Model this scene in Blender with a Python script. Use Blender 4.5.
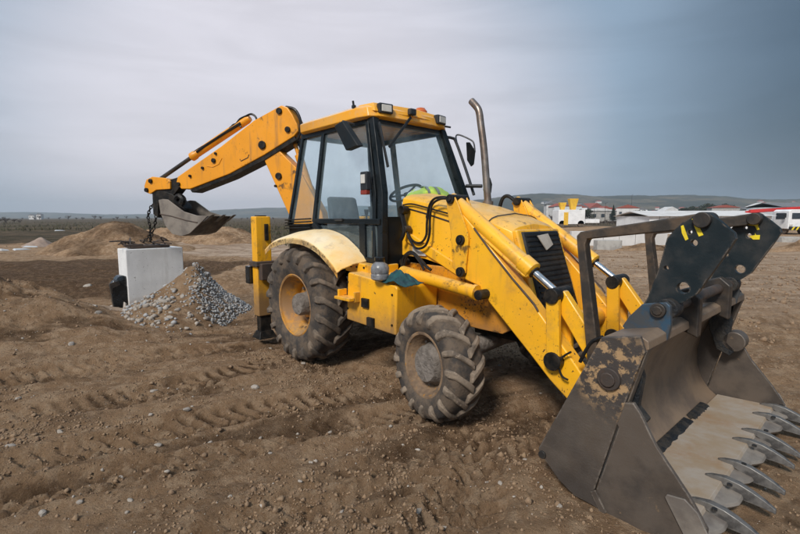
import bpy, bmesh, math, random
import numpy as np
from mathutils import Vector, Matrix
from mathutils.geometry import tessellate_polygon
random.seed(7); rng = np.random.default_rng(7)
R = math.radians
scn = bpy.context.scene
for o in list(bpy.data.objects): bpy.data.objects.remove(o)

# ------------------------------------------------------------------ camera
F_PX, PITCH, CAM_H, ROLL = 459.588, 6.222, 1.698, -0.14      # focal length in photo pixels (800 wide)
HEAD, TX, TY = 47.388, -0.457, 5.983                          # the machine: heading to the right and towards us
cam = bpy.data.cameras.new('camera'); camo = bpy.data.objects.new('camera', cam)
scn.collection.objects.link(camo); scn.camera = camo
cam.sensor_width = 36; cam.lens = 36*F_PX/800; cam.clip_start = .05; cam.clip_end = 9000
camo.matrix_world = Matrix.Translation((0, 0, CAM_H)) @ Matrix.Rotation(R(90-PITCH), 4, 'X') @ Matrix.Rotation(R(ROLL), 4, 'Z')

# ------------------------------------------------------------------ world, sun, exposure
SUN_EL, SUN_AZ = 41, -153           # degrees; azimuth from the viewing direction, negative = to the left
def direction(el, az): return Vector((math.sin(R(az))*math.cos(R(el)), math.cos(R(az))*math.cos(R(el)), math.sin(R(el))))
wd = bpy.data.worlds.new('World'); scn.world = wd; wd.use_nodes = True
nt = wd.node_tree; N = nt.nodes; L = nt.links; N.clear()
def wn(t, **k):
    n = N.new(t)
    for a, b in k.items(): setattr(n, a, b)
    return n
def wmath(op, a, b=None, c=None, clamp=False):
    n = N.new('ShaderNodeMath'); n.operation = op; n.use_clamp = clamp
    for i, v in enumerate((a, b, c)):
        if v is None: continue
        if isinstance(v, (int, float)): n.inputs[i].default_value = v
        else: L.new(v, n.inputs[i])
    return n.outputs[0]
def wmap(v, a, b, c, d):
    n = N.new('ShaderNodeMapRange'); n.interpolation_type = 'SMOOTHSTEP'
    L.new(v, n.inputs[0])
    for i, x in enumerate((a, b, c, d)): n.inputs[1+i].default_value = x
    return n.outputs[0]
def wmix(f, a, b):
    n = N.new('ShaderNodeMix'); n.data_type = 'RGBA'
    if isinstance(f, float): n.inputs[0].default_value = f
    else: L.new(f, n.inputs[0])
    for i, v in ((6, a), (7, b)):
        if isinstance(v, tuple): n.inputs[i].default_value = v+(1,)
        else: L.new(v, n.inputs[i])
    return n.outputs[2]
tc = wn('ShaderNodeTexCoord').outputs['Generated']
def wdot(d):
    n = N.new('ShaderNodeVectorMath'); n.operation = 'DOT_PRODUCT'; L.new(tc, n.inputs[0]); n.inputs[1].default_value = d
    return n.outputs['Value']
sky = wn('ShaderNodeTexSky', sky_type='NISHITA', sun_disc=False, sun_elevation=R(SUN_EL), sun_rotation=R(SUN_AZ), air_density=1.5, dust_density=3.0)
mp = wn('ShaderNodeMapping'); mp.inputs['Scale'].default_value = (1.0, 1.0, 3.2); L.new(tc, mp.inputs[0])
nz = wn('ShaderNodeTexNoise'); nz.inputs['Scale'].default_value = 1.5; nz.inputs['Detail'].default_value = 5; nz.inputs['Roughness'].default_value = .45
L.new(mp.outputs[0], nz.inputs['Vector'])
cloud = nz.outputs['Fac']
wob = wmath('MULTIPLY_ADD', cloud, .10, -.05)
bright = wmap(wmath('ADD', wdot(direction(6, -12)), wob), .79, .97, 0, 1)      # thin cloud
dark = wmap(wmath('ADD', wdot(direction(8, 66)), wob), .74, .96, 0, 1)          # the rain cloud coming in
S_ = 4.2                                                                        # colours below are display values; strength 0.1, exposure +1
base = tuple(S_*c for c in (.27, .37, .49)); lite = tuple(S_*c for c in (.74, .72, .79)); drk = tuple(S_*c for c in (.030, .066, .112))
col = wmix(bright, base, lite); col = wmix(dark, col, drk)
up = N.new('ShaderNodeSeparateXYZ'); L.new(tc, up.inputs[0])                      # an overcast sky is about three times brighter overhead than at the horizon
zen = wmap(up.outputs[2], .35, 1.0, 1.0, 1.4)
mp2 = wn('ShaderNodeMapping'); mp2.inputs['Scale'].default_value = (1.6, 1.6, 11); mp2.inputs['Rotation'].default_value = (R(8), R(-6), 0); L.new(tc, mp2.inputs[0])
nz2 = wn('ShaderNodeTexNoise'); nz2.inputs['Scale'].default_value = 1.6; nz2.inputs['Detail'].default_value = 7; nz2.inputs['Roughness'].default_value = .55; nz2.inputs['Distortion'].default_value = .6
L.new(mp2.outputs[0], nz2.inputs['Vector']); zen = wmath('MULTIPLY', zen, wmap(nz2.outputs['Fac'], .25, .75, .94, 1.08))
vm = N.new('ShaderNodeVectorMath'); vm.operation = 'SCALE'; L.new(col, vm.inputs[0]); L.new(zen, vm.inputs['Scale']); col = vm.outputs[0]
col = wmix(.04, col, sky.outputs[0])
bg = wn('ShaderNodeBackground'); bg.inputs['Strength'].default_value = .1
L.new(col, bg.inputs['Color']); L.new(bg.outputs[0], wn('ShaderNodeOutputWorld').inputs[0])
sun = bpy.data.lights.new('sun', 'SUN'); sun.energy = 1.5; sun.angle = R(12); sun.color = (1, .95, .88)
suno = bpy.data.objects.new('sun', sun); scn.collection.objects.link(suno)
suno.rotation_euler = direction(SUN_EL, SUN_AZ).to_track_quat('Z', 'Y').to_euler()
scn.view_settings.view_transform = 'Standard'; scn.view_settings.look = 'None'
scn.view_settings.exposure = 1.25; scn.view_settings.gamma = 1; scn.view_settings.use_curve_mapping = False
scn.render.engine = 'CYCLES'; scn.cycles.max_bounces = 8; scn.cycles.transparent_max_bounces = 16

# ------------------------------------------------------------------ pixels of the photograph -> rays (a plane or the ground gives the distance)
def ray_w(px, py):
    r = R(ROLL); dx, dy = px-400, py-267
    ix = dx*math.cos(r)+dy*math.sin(r); iy = -dx*math.sin(r)+dy*math.cos(r); p = R(PITCH)
    return Vector((ix/F_PX, math.cos(p)-iy/F_PX*math.sin(p), -math.sin(p)-iy/F_PX*math.cos(p)))
def gnd(px, py, z=0.):
    d = ray_w(px, py); t = (z-CAM_H)/d.z
    return (d.x*t, d.y*t)
def far(px, py, Y):
    d = ray_w(px, py); t = Y/d.y
    return Vector((d.x*t, Y, CAM_H+d.z*t))
VM = Matrix.Translation((TX, TY, 0)) @ Matrix.Rotation(R(-HEAD), 4, 'Z'); VI = VM.inverted()
VO = VI @ Vector((0, 0, CAM_H))
def at(px, py, y=None, x=None, z=None):
    """pixel -> point of the machine's own frame on a plane of constant x, y or z"""
    d = VI.to_3x3() @ ray_w(px, py)
    t = (y-VO.y)/d.y if y is not None else ((x-VO.x)/d.x if x is not None else (z-VO.z)/d.z)
    return VO+d*t
def XZ(pts, y): return [(lambda p: (p.x, p.z))(at(a, b, y=y)) for a, b in pts]

# ------------------------------------------------------------------ materials
MATS = {}
class NT:
    def __init__(s, name):
        s.m = bpy.data.materials.new(name); s.m.use_nodes = True; s.n = s.m.node_tree.nodes; s.l = s.m.node_tree.links
        s.b = s.n['Principled BSDF']; s.out = s.n['Material Output']
        s.co = s.n.new('ShaderNodeTexCoord').outputs['Object']
    def noise(s, scale, detail=4, rough=.55, vec=None, stretch=None, off=0.):
        v = vec or s.co
        m = s.n.new('ShaderNodeMapping'); s.l.new(v, m.inputs[0]); m.inputs['Location'].default_value = (off, off*1.7, -off)
        if stretch: m.inputs['Scale'].default_value = stretch
        n = s.n.new('ShaderNodeTexNoise'); n.inputs['Scale'].default_value = scale; n.inputs['Detail'].default_value = detail
        n.inputs['Roughness'].default_value = rough; s.l.new(m.outputs[0], n.inputs['Vector'])
        return n.outputs['Fac']
    def ramp(s, v, a, b, lo=0., hi=1.):
        n = s.n.new('ShaderNodeMapRange'); n.interpolation_type = 'SMOOTHSTEP'; s.l.new(v, n.inputs[0])
        for i, x in enumerate((a, b, lo, hi)): n.inputs[1+i].default_value = x
        return n.outputs[0]
    def math(s, op, a, b):
        n = s.n.new('ShaderNodeMath'); n.operation = op
        for i, v in enumerate((a, b)):
            if isinstance(v, (int, float)): n.inputs[i].default_value = v
            else: s.l.new(v, n.inputs[i])
        return n.outputs[0]
    def mix(s, f, a, b):
        n = s.n.new('ShaderNodeMix'); n.data_type = 'RGBA'
        if isinstance(f, (int, float)): n.inputs[0].default_value = f
        else: s.l.new(f, n.inputs[0])
        for i, v in ((6, a), (7, b)):
            if isinstance(v, tuple): n.inputs[i].default_value = tuple(v)+(1,)
            else: s.l.new(v, n.inputs[i])
        return n.outputs[2]
    def z(s):
        n = s.n.new('ShaderNodeSeparateXYZ'); s.l.new(s.co, n.inputs[0]); return n.outputs[2]
    def set(s, color=None, rough=None, metal=None, bump=None, dist=.01, bs=.5):
        for k, v in (('Base Color', color), ('Roughness', rough), ('Metallic', metal)):
            if v is None: continue
            if isinstance(v, tuple): s.b.inputs[k].default_value = v+(1,)
            elif isinstance(v, (int, float)): s.b.inputs[k].default_value = v
            else: s.l.new(v, s.b.inputs[k])
        if bump is not None:
            n = s.n.new('ShaderNodeBump'); n.inputs['Strength'].default_value = bs; n.inputs['Distance'].default_value = dist
            s.l.new(bump, n.inputs['Height']); s.l.new(n.outputs[0], s.b.inputs['Normal'])
        return s.m
def worn_edges(t, c, wear, radius=.014, lo=.46, hi=.58):
    bv = t.n.new('ShaderNodeBevel'); bv.samples = 4; bv.inputs['Radius'].default_value = radius; gn = t.n.new('ShaderNodeNewGeometry')
    dt = t.n.new('ShaderNodeVectorMath'); dt.operation = 'DOT_PRODUCT'; t.l.new(bv.outputs[0], dt.inputs[0]); t.l.new(gn.outputs['Normal'], dt.inputs[1])
    c = t.mix(t.math('MULTIPLY', t.ramp(dt.outputs['Value'], .985, .92), t.ramp(t.noise(15, 5, .7, off=41), lo, hi)), c, wear)
    for k, st in enumerate(((1, 1, 14),)):          # scrape marks
        sc = t.math('MULTIPLY', t.ramp(t.noise(5, 3, .5, stretch=st, off=50+k), .66, .70), t.ramp(t.noise(2.2, 3, off=60+k), .48, .6, 0, .3)); c = t.mix(sc, c, wear)
    return c
def paint(name, base, fade, dust=(.16, .10, .06), chips=(.06, .035, .02), dustlo=.55, dusthi=.8, chip=.69, rough=.36, low=None, coat=.12, pale=(.64, .46, .23), top=.66, smr=.85):
    t = NT(name)
    c = t.mix(t.ramp(t.noise(1.7, 4), .35, .7), base, fade)
    d = t.ramp(t.noise(3.1, 7, .7, off=3), dustlo, dusthi, 0, .7)
    if low:                                    # mud thrown up from below
        mud = t.ramp(t.math('ADD', t.z(), t.math('MULTIPLY', t.noise(6, 6, .7, off=5), .5)), low[1], low[0], 0, .85)
        d = t.math('MAXIMUM', d, mud)
    c = t.mix(d, c, dust)
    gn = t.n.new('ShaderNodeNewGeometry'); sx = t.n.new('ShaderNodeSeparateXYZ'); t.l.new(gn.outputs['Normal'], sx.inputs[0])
    top_sheen = t.math('MULTIPLY', t.ramp(sx.outputs[2], .55, .98), t.ramp(t.noise(2.3, 6, .65, off=21), .3, .7, .15, top))  # up-facing faces paler: sky highlight put into the colour, along with dust
    c = t.mix(top_sheen, c, pale)
    streak = t.ramp(t.noise(9, 3, .6, stretch=(1, 1, .12), off=9), .54, .78, 0, .62)
    c = t.mix(streak, c, dust)
    smear = t.math('MULTIPLY', t.ramp(t.noise(5.5, 5, .7, off=31), .58, .68), t.ramp(t.noise(1.3, 2, off=33), .42, .56, 0, smr))
    c = t.mix(smear, c, (.05, .03, .015))
    ch = t.math('MULTIPLY', t.ramp(t.noise(38, 3, .6, off=1), chip, chip+.03), t.ramp(t.noise(2.4, 3, off=12), .40, .56))
    c = t.mix(ch, c, chips)
    bv = t.n.new('ShaderNodeBevel'); bv.samples = 4; bv.inputs['Radius'].default_value = .012
    dt = t.n.new('ShaderNodeVectorMath'); dt.operation = 'DOT_PRODUCT'; t.l.new(bv.outputs[0], dt.inputs[0]); t.l.new(gn.outputs['Normal'], dt.inputs[1])
    ed_ = t.math('MULTIPLY', t.ramp(dt.outputs['Value'], .985, .93), t.ramp(t.noise(17, 5, .7, off=41), .50, .58))
    c = t.mix(ed_, c, (.075, .05, .035))
    r = t.math('ADD', t.math('MULTIPLY', d, .35), t.ramp(t.noise(11, 5), .3, .7, rough-.08, rough+.12))
    m = t.set(c, r, bump=t.noise(120, 4), dist=.002, bs=.25)
    t.b.inputs['Coat Weight'].default_value = coat; t.b.inputs['Coat Roughness'].default_value = .25
    MATS[name] = m; return m
paint('yellow', (.88, .425, .010), (.80, .375, .012), low=(.75, 1.25))
paint('yellow_clean', (.90, .45, .012), (.80, .385, .02), dustlo=.50, dusthi=.80, chip=.65, low=(.25, .85))
paint('yellow_rusty', (.74, .29, .008), (.62, .24, .01), dustlo=.45, dusthi=.7, chip=.55, low=(.7, 1.35))
paint('yellow_old', (.80, .31, .007), (.70, .27, .009), dustlo=.58, dusthi=.9, chip=.68)
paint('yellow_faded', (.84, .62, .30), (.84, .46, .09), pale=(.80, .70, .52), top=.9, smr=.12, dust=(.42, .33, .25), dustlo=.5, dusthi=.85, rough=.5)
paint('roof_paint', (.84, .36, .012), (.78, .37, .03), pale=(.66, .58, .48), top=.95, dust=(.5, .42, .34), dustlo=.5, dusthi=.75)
def simple(name, c, c2=None, rough=.6, metal=0., scale=5, lo=.4, hi=.65, bump=.3, bscale=60, dist=.003, chips=None, chip=.66, spec=.5, wear=None):
    t = NT(name); k = t.mix(t.ramp(t.noise(scale, 6, .6), lo, hi), c, c2 or tuple(x*.7 for x in c))
    if chips: k = t.mix(t.ramp(t.noise(scale*4, 5, .65, off=4), chip, chip+.06), k, chips)
    if wear: k = worn_edges(t, k, wear)
    m = t.set(k, t.ramp(t.noise(scale*2, 4, off=7), .3, .7, max(.05, rough-.1), min(1, rough+.1)), metal, t.noise(bscale, 5, .6), dist, bump)
    t.b.inputs['Specular IOR Level'].default_value = spec
    MATS[name] = m; return m
simple('black_paint', (.012, .014, .016), (.03, .03, .032), .42, bump=.1)
simple('cab_black', (.006, .009, .011), (.013, .016, .018), .35, bump=.05, spec=.22)
simple('black_grease', (.006, .006, .006), (.028, .022, .017), .5, spec=.25, scale=14)
simple('rubber_hose', (.007, .007, .008), (.022, .019, .016), .45, scale=12, spec=.3)
simple('chrome', (.75, .75, .76), (.6, .58, .56), .18, 1., bump=.02)
simple('steel_dark', (.045, .042, .04), (.09, .07, .055), .5, .6, scale=7)
simple('rust_steel', (.09, .06, .045), (.055, .045, .04), .65, .3, scale=9)
simple('bucket_outer', (.118, .094, .076), (.066, .054, .046), .46, .25, scale=3.2, chips=(.20, .14, .09), bscale=90, wear=(.27, .23, .19))
simple('bucket_worn', (.235, .165, .11), (.145, .105, .078), .5, .2, scale=2.6, bscale=70)
simple('bucket_edge', (.26, .225, .19), (.17, .145, .125), .5, .3, scale=6)
simple('tooth_steel', (.17, .16, .15), (.07, .066, .064), .45, .4, scale=16)
simple('mud_black', (.012, .014, .017), (.04, .035, .03), .55, spec=.3, scale=14, bump=.8, dist=.01)
simple('fork_paint', (.010, .017, .021), (.035, .036, .036), .45, .1, spec=.35, scale=5, chips=(.12, .09, .07), chip=.70, wear=(.15, .12, .095))
simple('fork_bar', (.045, .038, .032), (.11, .075, .05), .5, .3, scale=8, wear=(.20, .15, .11))
simple('ear_paint', (.055, .06, .065), (.025, .065, .11), .45, .1, scale=4.2, lo=.46, hi=.56, chips=(.13, .10, .08), chip=.68)
simple('mark_paint', (.80, .62, .02), (.72, .52, .02), .5, scale=30)
simple('lamp_lens', (.62, .60, .55), (.5, .48, .45), .15, bump=.3, bscale=200)
simple('amber', (.55, .13, .02), (.45, .09, .015), .25)
simple('red_lens', (.25, .03, .015), (.2, .03, .02), .25)
simple('mirror_back', (.008, .010, .011), (.014, .014, .014), .4, spec=.25)
simple('seat_fabric', (.05, .06, .07), (.08, .085, .09), .85, bscale=200)
simple('dash_plastic', (.03, .04, .046), (.045, .055, .06), .6, spec=.3)
simple('exhaust_metal', (.28, .24, .21), (.19, .14, .11), .4, .8, scale=7)
simple('grille_mesh', (.009, .011, .013), (.022, .022, .022), .55, scale=6, spec=.25)
simple('badge', (.50, .44, .37), (.40, .35, .29), .5)
simple('concrete', (.76, .75, .74), (.66, .65, .64), .85, scale=4, lo=.3, hi=.75, bump=.35, bscale=50, chips=(.42, .41, .40), chip=.70)
simple('concrete_old', (.40, .38, .35), (.28, .26, .24), .9, scale=3)
simple('white_wall', (.62, .60, .58), (.50, .48, .46), .8, scale=.7)
simple('white_panel', (.78, .78, .78), (.68, .68, .68), .5, scale=2)
simple('roof_red', (.30, .07, .05), (.22, .06, .04), .8)
simple('roof_grey', (.18, .18, .19), (.13, .13, .13), .8)
simple('red_paint', (.55, .03, .025), (.45, .03, .03), .4)
simple('yellow_machine', (.75, .45, .04), (.65, .36, .04), .5)
simple('window_dark', (.03, .04, .05), (.05, .06, .07), .15)
simple('bark', (.06, .045, .035), (.09, .07, .055), .9, scale=9)
simple('needles', (.018, .032, .022), (.03, .045, .03), .9, scale=3)
simple('leaf_dark', (.03, .042, .022), (.05, .05, .03), .9, scale=2)
simple('twig', (.075, .055, .045), (.11, .08, .065), .95, scale=2)
simple('dry_grass', (.12, .10, .055), (.07, .07, .035), .95, scale=.3)
simple('stone_pale', (.38, .33, .28), (.27, .23, .19), .85, scale=8, bump=.5, bscale=40, dist=.01)
simple('stone_grey', (.36, .355, .35), (.24, .235, .23), .85, scale=8, bump=.5, bscale=40, dist=.01)
simple('clod', (.27, .178, .106), (.19, .12, .071), .95, scale=9, bump=.8, bscale=60, dist=.01)
simple('black_plastic', (.008, .010, .012), (.014, .017, .02), .22, scale=6, bump=.05)
simple('rag_teal', (.012, .07, .075), (.01, .035, .045), .9, scale=14, bscale=150)
simple('bottle_plastic', (.20, .20, .21), (.12, .12, .125), .3, scale=18, chips=(.4, .39, .38))
simple('vest_lime', (.62, .78, .10), (.52, .68, .10), .75, scale=8)
simple('vest_white', (.72, .72, .76), (.62, .62, .66), .7, scale=8)
simple('vest_stripe', (.22, .25, .24), (.18, .2, .2), .4, scale=9)
simple('plastic_white', (.5, .5, .5), (.38, .37, .35), .6)
t = NT('concrete')
k = t.mix(t.ramp(t.noise(2.5, 6, .6), .3, .7), (.74, .73, .72), (.60, .59, .58))
k = t.mix(t.ramp(t.noise(7, 4, .6, stretch=(1, 1, .15), off=3), .55, .75, 0, .5), k, (.42, .40, .37))
k = t.mix(t.ramp(t.math('ADD', t.z(), t.math('MULTIPLY', t.noise(5, 6, .7, off=6), .5)), .62, .30, 0, .75), k, (.33, .25, .18))
k = t.mix(t.ramp(t.noise(26, 3, .5, off=8), .68, .72), k, (.36, .35, .34))
MATS['concrete'] = t.set(k, .9, bump=t.noise(60, 6, .65), dist=.006, bs=.5)
# muddy tyre rubber
t = NT('tyre_rubber')
k = t.mix(t.ramp(t.noise(7, 7, .65), .36, .58), (.10, .076, .057), (.225, .172, .125))
k = t.mix(t.ramp(t.noise(30, 5, .7, off=2), .56, .7), k, (.32, .25, .185))
MATS['tyre_rubber'] = t.set(k, .88, bump=t.noise(45, 7, .7), dist=.012, bs=.7)
t = NT('tyre_body')
k = t.mix(t.ramp(t.noise(6, 7, .65), .40, .60), (.040, .034, .03), (.115, .083, .058))
MATS['tyre_body'] = t.set(k, .9, bump=t.noise(45, 7, .7), dist=.012, bs=.7)
t = NT('tyre_dark')
k = t.mix(t.ramp(t.noise(7, 7, .65), .40, .66), (.068, .054, .043), (.185, .138, .099))
MATS['tyre_dark'] = t.set(k, .85, bump=t.noise(40, 7, .7), dist=.012, bs=.6)
paint('rim_paint', (.62, .27, .012), (.45, .19, .02), dust=(.19, .13, .085), dustlo=.40, dusthi=.56, top=.2)
simple('rim_mud', (.24, .155, .09), (.12, .078, .05), .85, scale=7, chips=(.38, .17, .02), chip=.62, bump=.8, bscale=40, dist=.01)
simple('hub_mud', (.20, .17, .145), (.13, .108, .09), .9, scale=11, bump=1., bscale=22, dist=.03)
# bucket side with a burnt, flaked patch of old paint round the pivot
t = NT('bucket_side')
k = t.mix(t.ramp(t.noise(3, 6), .35, .7), (.058, .047, .040), (.105, .083, .066))
vd = t.n.new('ShaderNodeVectorMath'); vd.operation = 'DISTANCE'; t.l.new(t.co, vd.inputs[0])
pv = at(612, 374, y=-1.14); vd.inputs[1].default_value = pv
near = t.ramp(t.math('ADD', vd.outputs['Value'], t.math('MULTIPLY', t.noise(9, 6, .7, off=3), .34)), .48, .28)
fl = t.math('MULTIPLY', near, t.ramp(t.noise(16, 7, .72, off=8), .47, .56))
k = t.mix(near, k, (.06, .05, .045)); k = t.mix(fl, k, (.42, .27, .14))
k = worn_edges(t, k, (.24, .20, .165))
MATS['bucket_side'] = t.set(k, t.ramp(t.noise(8), .3, .7, .45, .7), .2, t.noise(80, 6, .65), .004, .5)
# worn floor of the bucket: pale scraped steel with rusty drifts
t = NT('bucket_floor')
k = t.mix(t.ramp(t.noise(4, 7, .65, stretch=(1, 1.2, 1)), .35, .68), (.33, .25, .17), (.38, .33, .28))
k = t.mix(t.ramp(t.noise(2.4, 6, .65, off=5), .5, .72, 0, .7), k, (.30, .165, .07))
MATS['bucket_floor'] = t.set(k, .55, .1, t.noise(60, 6, .6, stretch=(.3, 2, 1)), .003, .4)
# window glass: tinted, partly dusty
t = NT('cab_glass')
tr = t.n.new('ShaderNodeBsdfTransparent'); tr.inputs[0].default_value = (.95, .985, .995, 1)
gl = t.n.new('ShaderNodeBsdfGlossy'); gl.inputs['Roughness'].default_value = .02; gl.inputs[0].default_value = (.9, .95, 1, 1)
df = t.n.new('ShaderNodeBsdfDiffuse'); df.inputs[0].default_value = (.50, .62, .66, 1)
lw_ = t.n.new('ShaderNodeLayerWeight'); lw_.inputs[0].default_value = .5; frv = t.math('ADD', t.math('MULTIPLY', t.math('POWER', lw_.outputs['Facing'], 3.5), .5), .014)
m1 = t.n.new('ShaderNodeMixShader'); t.l.new(t.ramp(t.noise(2.2, 6, .6), .3, .75, .03, .10), m1.inputs[0]); t.l.new(tr.outputs[0], m1.inputs[1]); t.l.new(df.outputs[0], m1.inputs[2])
m2 = t.n.new('ShaderNodeMixShader'); t.l.new(frv, m2.inputs[0]); t.l.new(m1.outputs[0], m2.inputs[1]); t.l.new(gl.outputs[0], m2.inputs[2])
t.l.new(m2.outputs[0], t.out.inputs[0]); MATS['cab_glass'] = t.m
# dirt: damp and shade-darkened, dry-pale and overgrown areas are read from the sheet's own attribute
t = NT('soil')
va = t.n.new('ShaderNodeVertexColor'); va.layer_name = 'soil'
sp = t.n.new('ShaderNodeSeparateColor'); t.l.new(va.outputs[0], sp.inputs[0])
k = t.mix(t.ramp(t.noise(1.1, 7, .6), .35, .68), (.385, .245, .142), (.255, .152, .082))
k = t.mix(t.ramp(t.noise(7, 8, .72, off=2), .46, .60), k, (.45, .305, .19))
k = t.mix(t.ramp(t.noise(13, 8, .75, off=14), .56, .66, 0, .65), k, (.105, .064, .037))
k = t.mix(t.ramp(t.noise(2.6, 6, .6, off=6), .54, .68, 0, .5), k, (.15, .092, .054))
def area(o, s, kk, c, sc=6, am=.5):
    f = t.ramp(t.math('ADD', o, t.math('MULTIPLY', t.noise(sc, 6, .65, off=s), am)), .35+am*.3, .65+am*.5)
    return t.mix(f, kk, c)
fur = t.ramp(t.noise(1.3, 7, .7, stretch=(.22, 2.6, 1), off=17), .42, .60)
k = area(sp.outputs[1], 4, k, t.mix(fur, (.55, .41, .30), (.31, .205, .133)))
k = area(sp.outputs[0], 7, k, t.mix(t.ramp(t.noise(9, 7, .7, off=8), .45, .6), (.098, .055, .028), (.17, .103, .058)))
k = area(sp.outputs[2], 9, k, t.mix(t.ramp(t.noise(.5, 8, .7, stretch=(1, 2.2, 1), off=2), .42, .58), (.040, .033, .016), (.11, .076, .046)), sc=.25, am=.7)
k = t.mix(t.ramp(t.noise(42, 6, .75, off=24), .56, .67, 0, .6), k, (.095, .058, .034))
k = t.mix(t.ramp(t.noise(60, 5, .7, off=27), .57, .68, 0, .55), k, (.42, .30, .20))
k = t.mix(t.ramp(t.noise(120, 3, .6, off=1), .64, .72, 0, .8), k, (.42, .34, .27))
MATS['soil'] = t.set(k, .95, bump=t.math('ADD', t.math('ADD', t.math('MULTIPLY', t.noise(70, 9, .8), 1.3), t.math('MULTIPLY', t.noise(28, 7, .75, off=5), 1.5)), t.math('MULTIPLY', t.noise(9, 6, .7, off=3), 1.4)), dist=.03, bs=1.0)
t.b.inputs['Specular IOR Level'].default_value = .15
t = NT('hill_soil')
k = t.mix(t.ramp(t.noise(.008, 8, .6), .42, .6), (.022, .027, .015), (.13, .10, .06))
k = t.mix(t.ramp(t.noise(.03, 6, .65, off=4), .5, .62), k, (.025, .03, .018))
k = t.mix(t.ramp(t.noise(.09, 5, .7, off=9), .52, .6), k, (.018, .022, .012))
MATS['hill_soil'] = t.set(k, .95)

# ------------------------------------------------------------------ mesh helpers
C = scn.collection
class MB:
    def __init__(s): s.v = []; s.f = []
    def add(s, vs, fs):
        b = len(s.v); s.v += [tuple(v) for v in vs]; s.f += [tuple(b+i for i in f) for f in fs]; return s
    def box(s, c, d, rot=None):
        M = rot or Matrix.Identity(3); h = Vector(d)/2; c = Vector(c)
        vs = [c+M @ Vector((x*h.x, y*h.y, z*h.z)) for x in (-1, 1) for y in (-1, 1) for z in (-1, 1)]
        return s.add(vs, [(0, 1, 3, 2), (4, 6, 7, 5), (0, 4, 5, 1), (2, 3, 7, 6), (0, 2, 6, 4), (1, 5, 7, 3)])
    def bar(s, p, q, w, h, up=(0, 0, 1)):
        p, q = Vector(p), Vector(q); d = (q-p); l = d.length; x = d.normalized(); u = Vector(up)
        y = u.cross(x).normalized(); z = x.cross(y)
        return s.box((p+q)/2, (l, w, h), Matrix((x, y, z)).transposed())
    def loft(s, rings, cap=True, closed=True):
        n = len(rings[0]); vs = [v for r in rings for v in r]; fs = []
        for i in range(len(rings)-1):
            for j in range(n if closed else n-1):
                k = (j+1) % n; fs.append((i*n+j, i*n+k, (i+1)*n+k, (i+1)*n+j))
        if cap and closed: fs += [tuple(range(n-1, -1, -1)), tuple(range((len(rings)-1)*n, len(rings)*n))]
        return s.add(vs, fs)
    def prism(s, poly, y0, y1, fn=None):
        """polygon in (x, z), extruded along y; fn maps (x, y, z) to the wanted frame"""
        fn = fn or (lambda x, y, z: (x, y, z))
        return s.loft([[fn(x, y0, z) for x, z in poly], [fn(x, y1, z) for x, z in poly]])
    def prism_holes(s, outer, holes, y0, y1):
        loops = [outer]+holes; flat = [p for l in loops for p in l]
        tris = tessellate_polygon([[Vector((x, z, 0)) for x, z in l] for l in loops])
        n = len(flat); vs = [(x, y0, z) for x, z in flat]+[(x, y1, z) for x, z in flat]
        fs = [tuple(t) for t in tris]+[tuple(n+i for i in reversed(t)) for t in tris]; b = 0
        for l in loops:
            m = len(l)
            for j in range(m): fs.append((b+j, b+(j+1) % m, n+b+(j+1) % m, n+b+j))
            b += m
        return s.add(vs, fs)
    def tube(s, pts, r, n=10, cap=True):
        pts = [Vector(p) for p in pts]; rings = []; up = None
        for i, p in enumerate(pts):
            d = (pts[min(i+1, len(pts)-1)]-pts[max(i-1, 0)]).normalized()
            if up is None: up = Vector((0, 0, 1)) if abs(d.z) < .9 else Vector((0, 1, 0))
            a = d.cross(up).normalized(); up = a.cross(d).normalized(); rr = r[i] if isinstance(r, (list, tuple)) else r
            rings.append([p+a*rr*math.cos(2*math.pi*k/n)+up*rr*math.sin(2*math.pi*k/n) for k in range(n)])
        return s.loft(rings, cap)
    def cyl(s, p, q, r, n=20): return s.tube([p, q], r, n)
    def lathe(s, prof, n=48, close=False):
        """profile of (radius, y) turned round the y axis"""
        rings = [[(r*math.sin(2*math.pi*k/n), y, r*math.cos(2*math.pi*k/n)) for k in range(n)] for r, y in prof]
        if close: rings.append(rings[0])
        return s.loft(rings, cap=not close)
    def mesh(s, name):
        me = bpy.data.meshes.new(name); me.from_pydata([tuple(v) for v in s.v], [], s.f); me.update()
        bm = bmesh.new(); bm.from_mesh(me); bmesh.ops.recalc_face_normals(bm, faces=bm.faces); bm.to_mesh(me); bm.free()
        return me
def spline(pts, n=8):
    P = [Vector(p) for p in pts]; out = []
    for i in range(len(P)-1):
        a, b, c, d = P[max(i-1, 0)], P[i], P[i+1], P[min(i+2, len(P)-1)]
        for k in range(n):
            t = k/n; out.append(.5*((2*b)+(c-a)*t+(2*a-5*b+4*c-d)*t*t+(3*b-a-3*c+d)*t**3))
    return out+[P[-1]]
def finish(o, bevel, ang=32):
    me = o.data; me.polygons.foreach_set('use_smooth', [True]*len(me.polygons)); me.set_sharp_from_angle(angle=R(ang))
    if bevel:
        b = o.modifiers.new('bevel', 'BEVEL'); b.width = bevel; b.segments = 2; b.limit_method = 'ANGLE'; b.angle_limit = R(40); b.harden_normals = True; b.use_clamp_overlap = True
def link(name, me, m, parent=None, bevel=0., ang=32, label=None):
    o = bpy.data.objects.new(name, me); C.objects.link(o); me.materials.append(MATS[m])
    if parent is not None: o.parent = parent
    if label: o['label'] = label
    finish(o, bevel, ang); return o
def part(name, mb, m, parent=None, bevel=0., ang=32, label=None): return link(name, mb.mesh(name), m, parent, bevel, ang, label)
def tag(o, label, cat, group=None):
    o['label'] = label; o['category'] = cat
    if group: o['group'] = group
    return o
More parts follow.
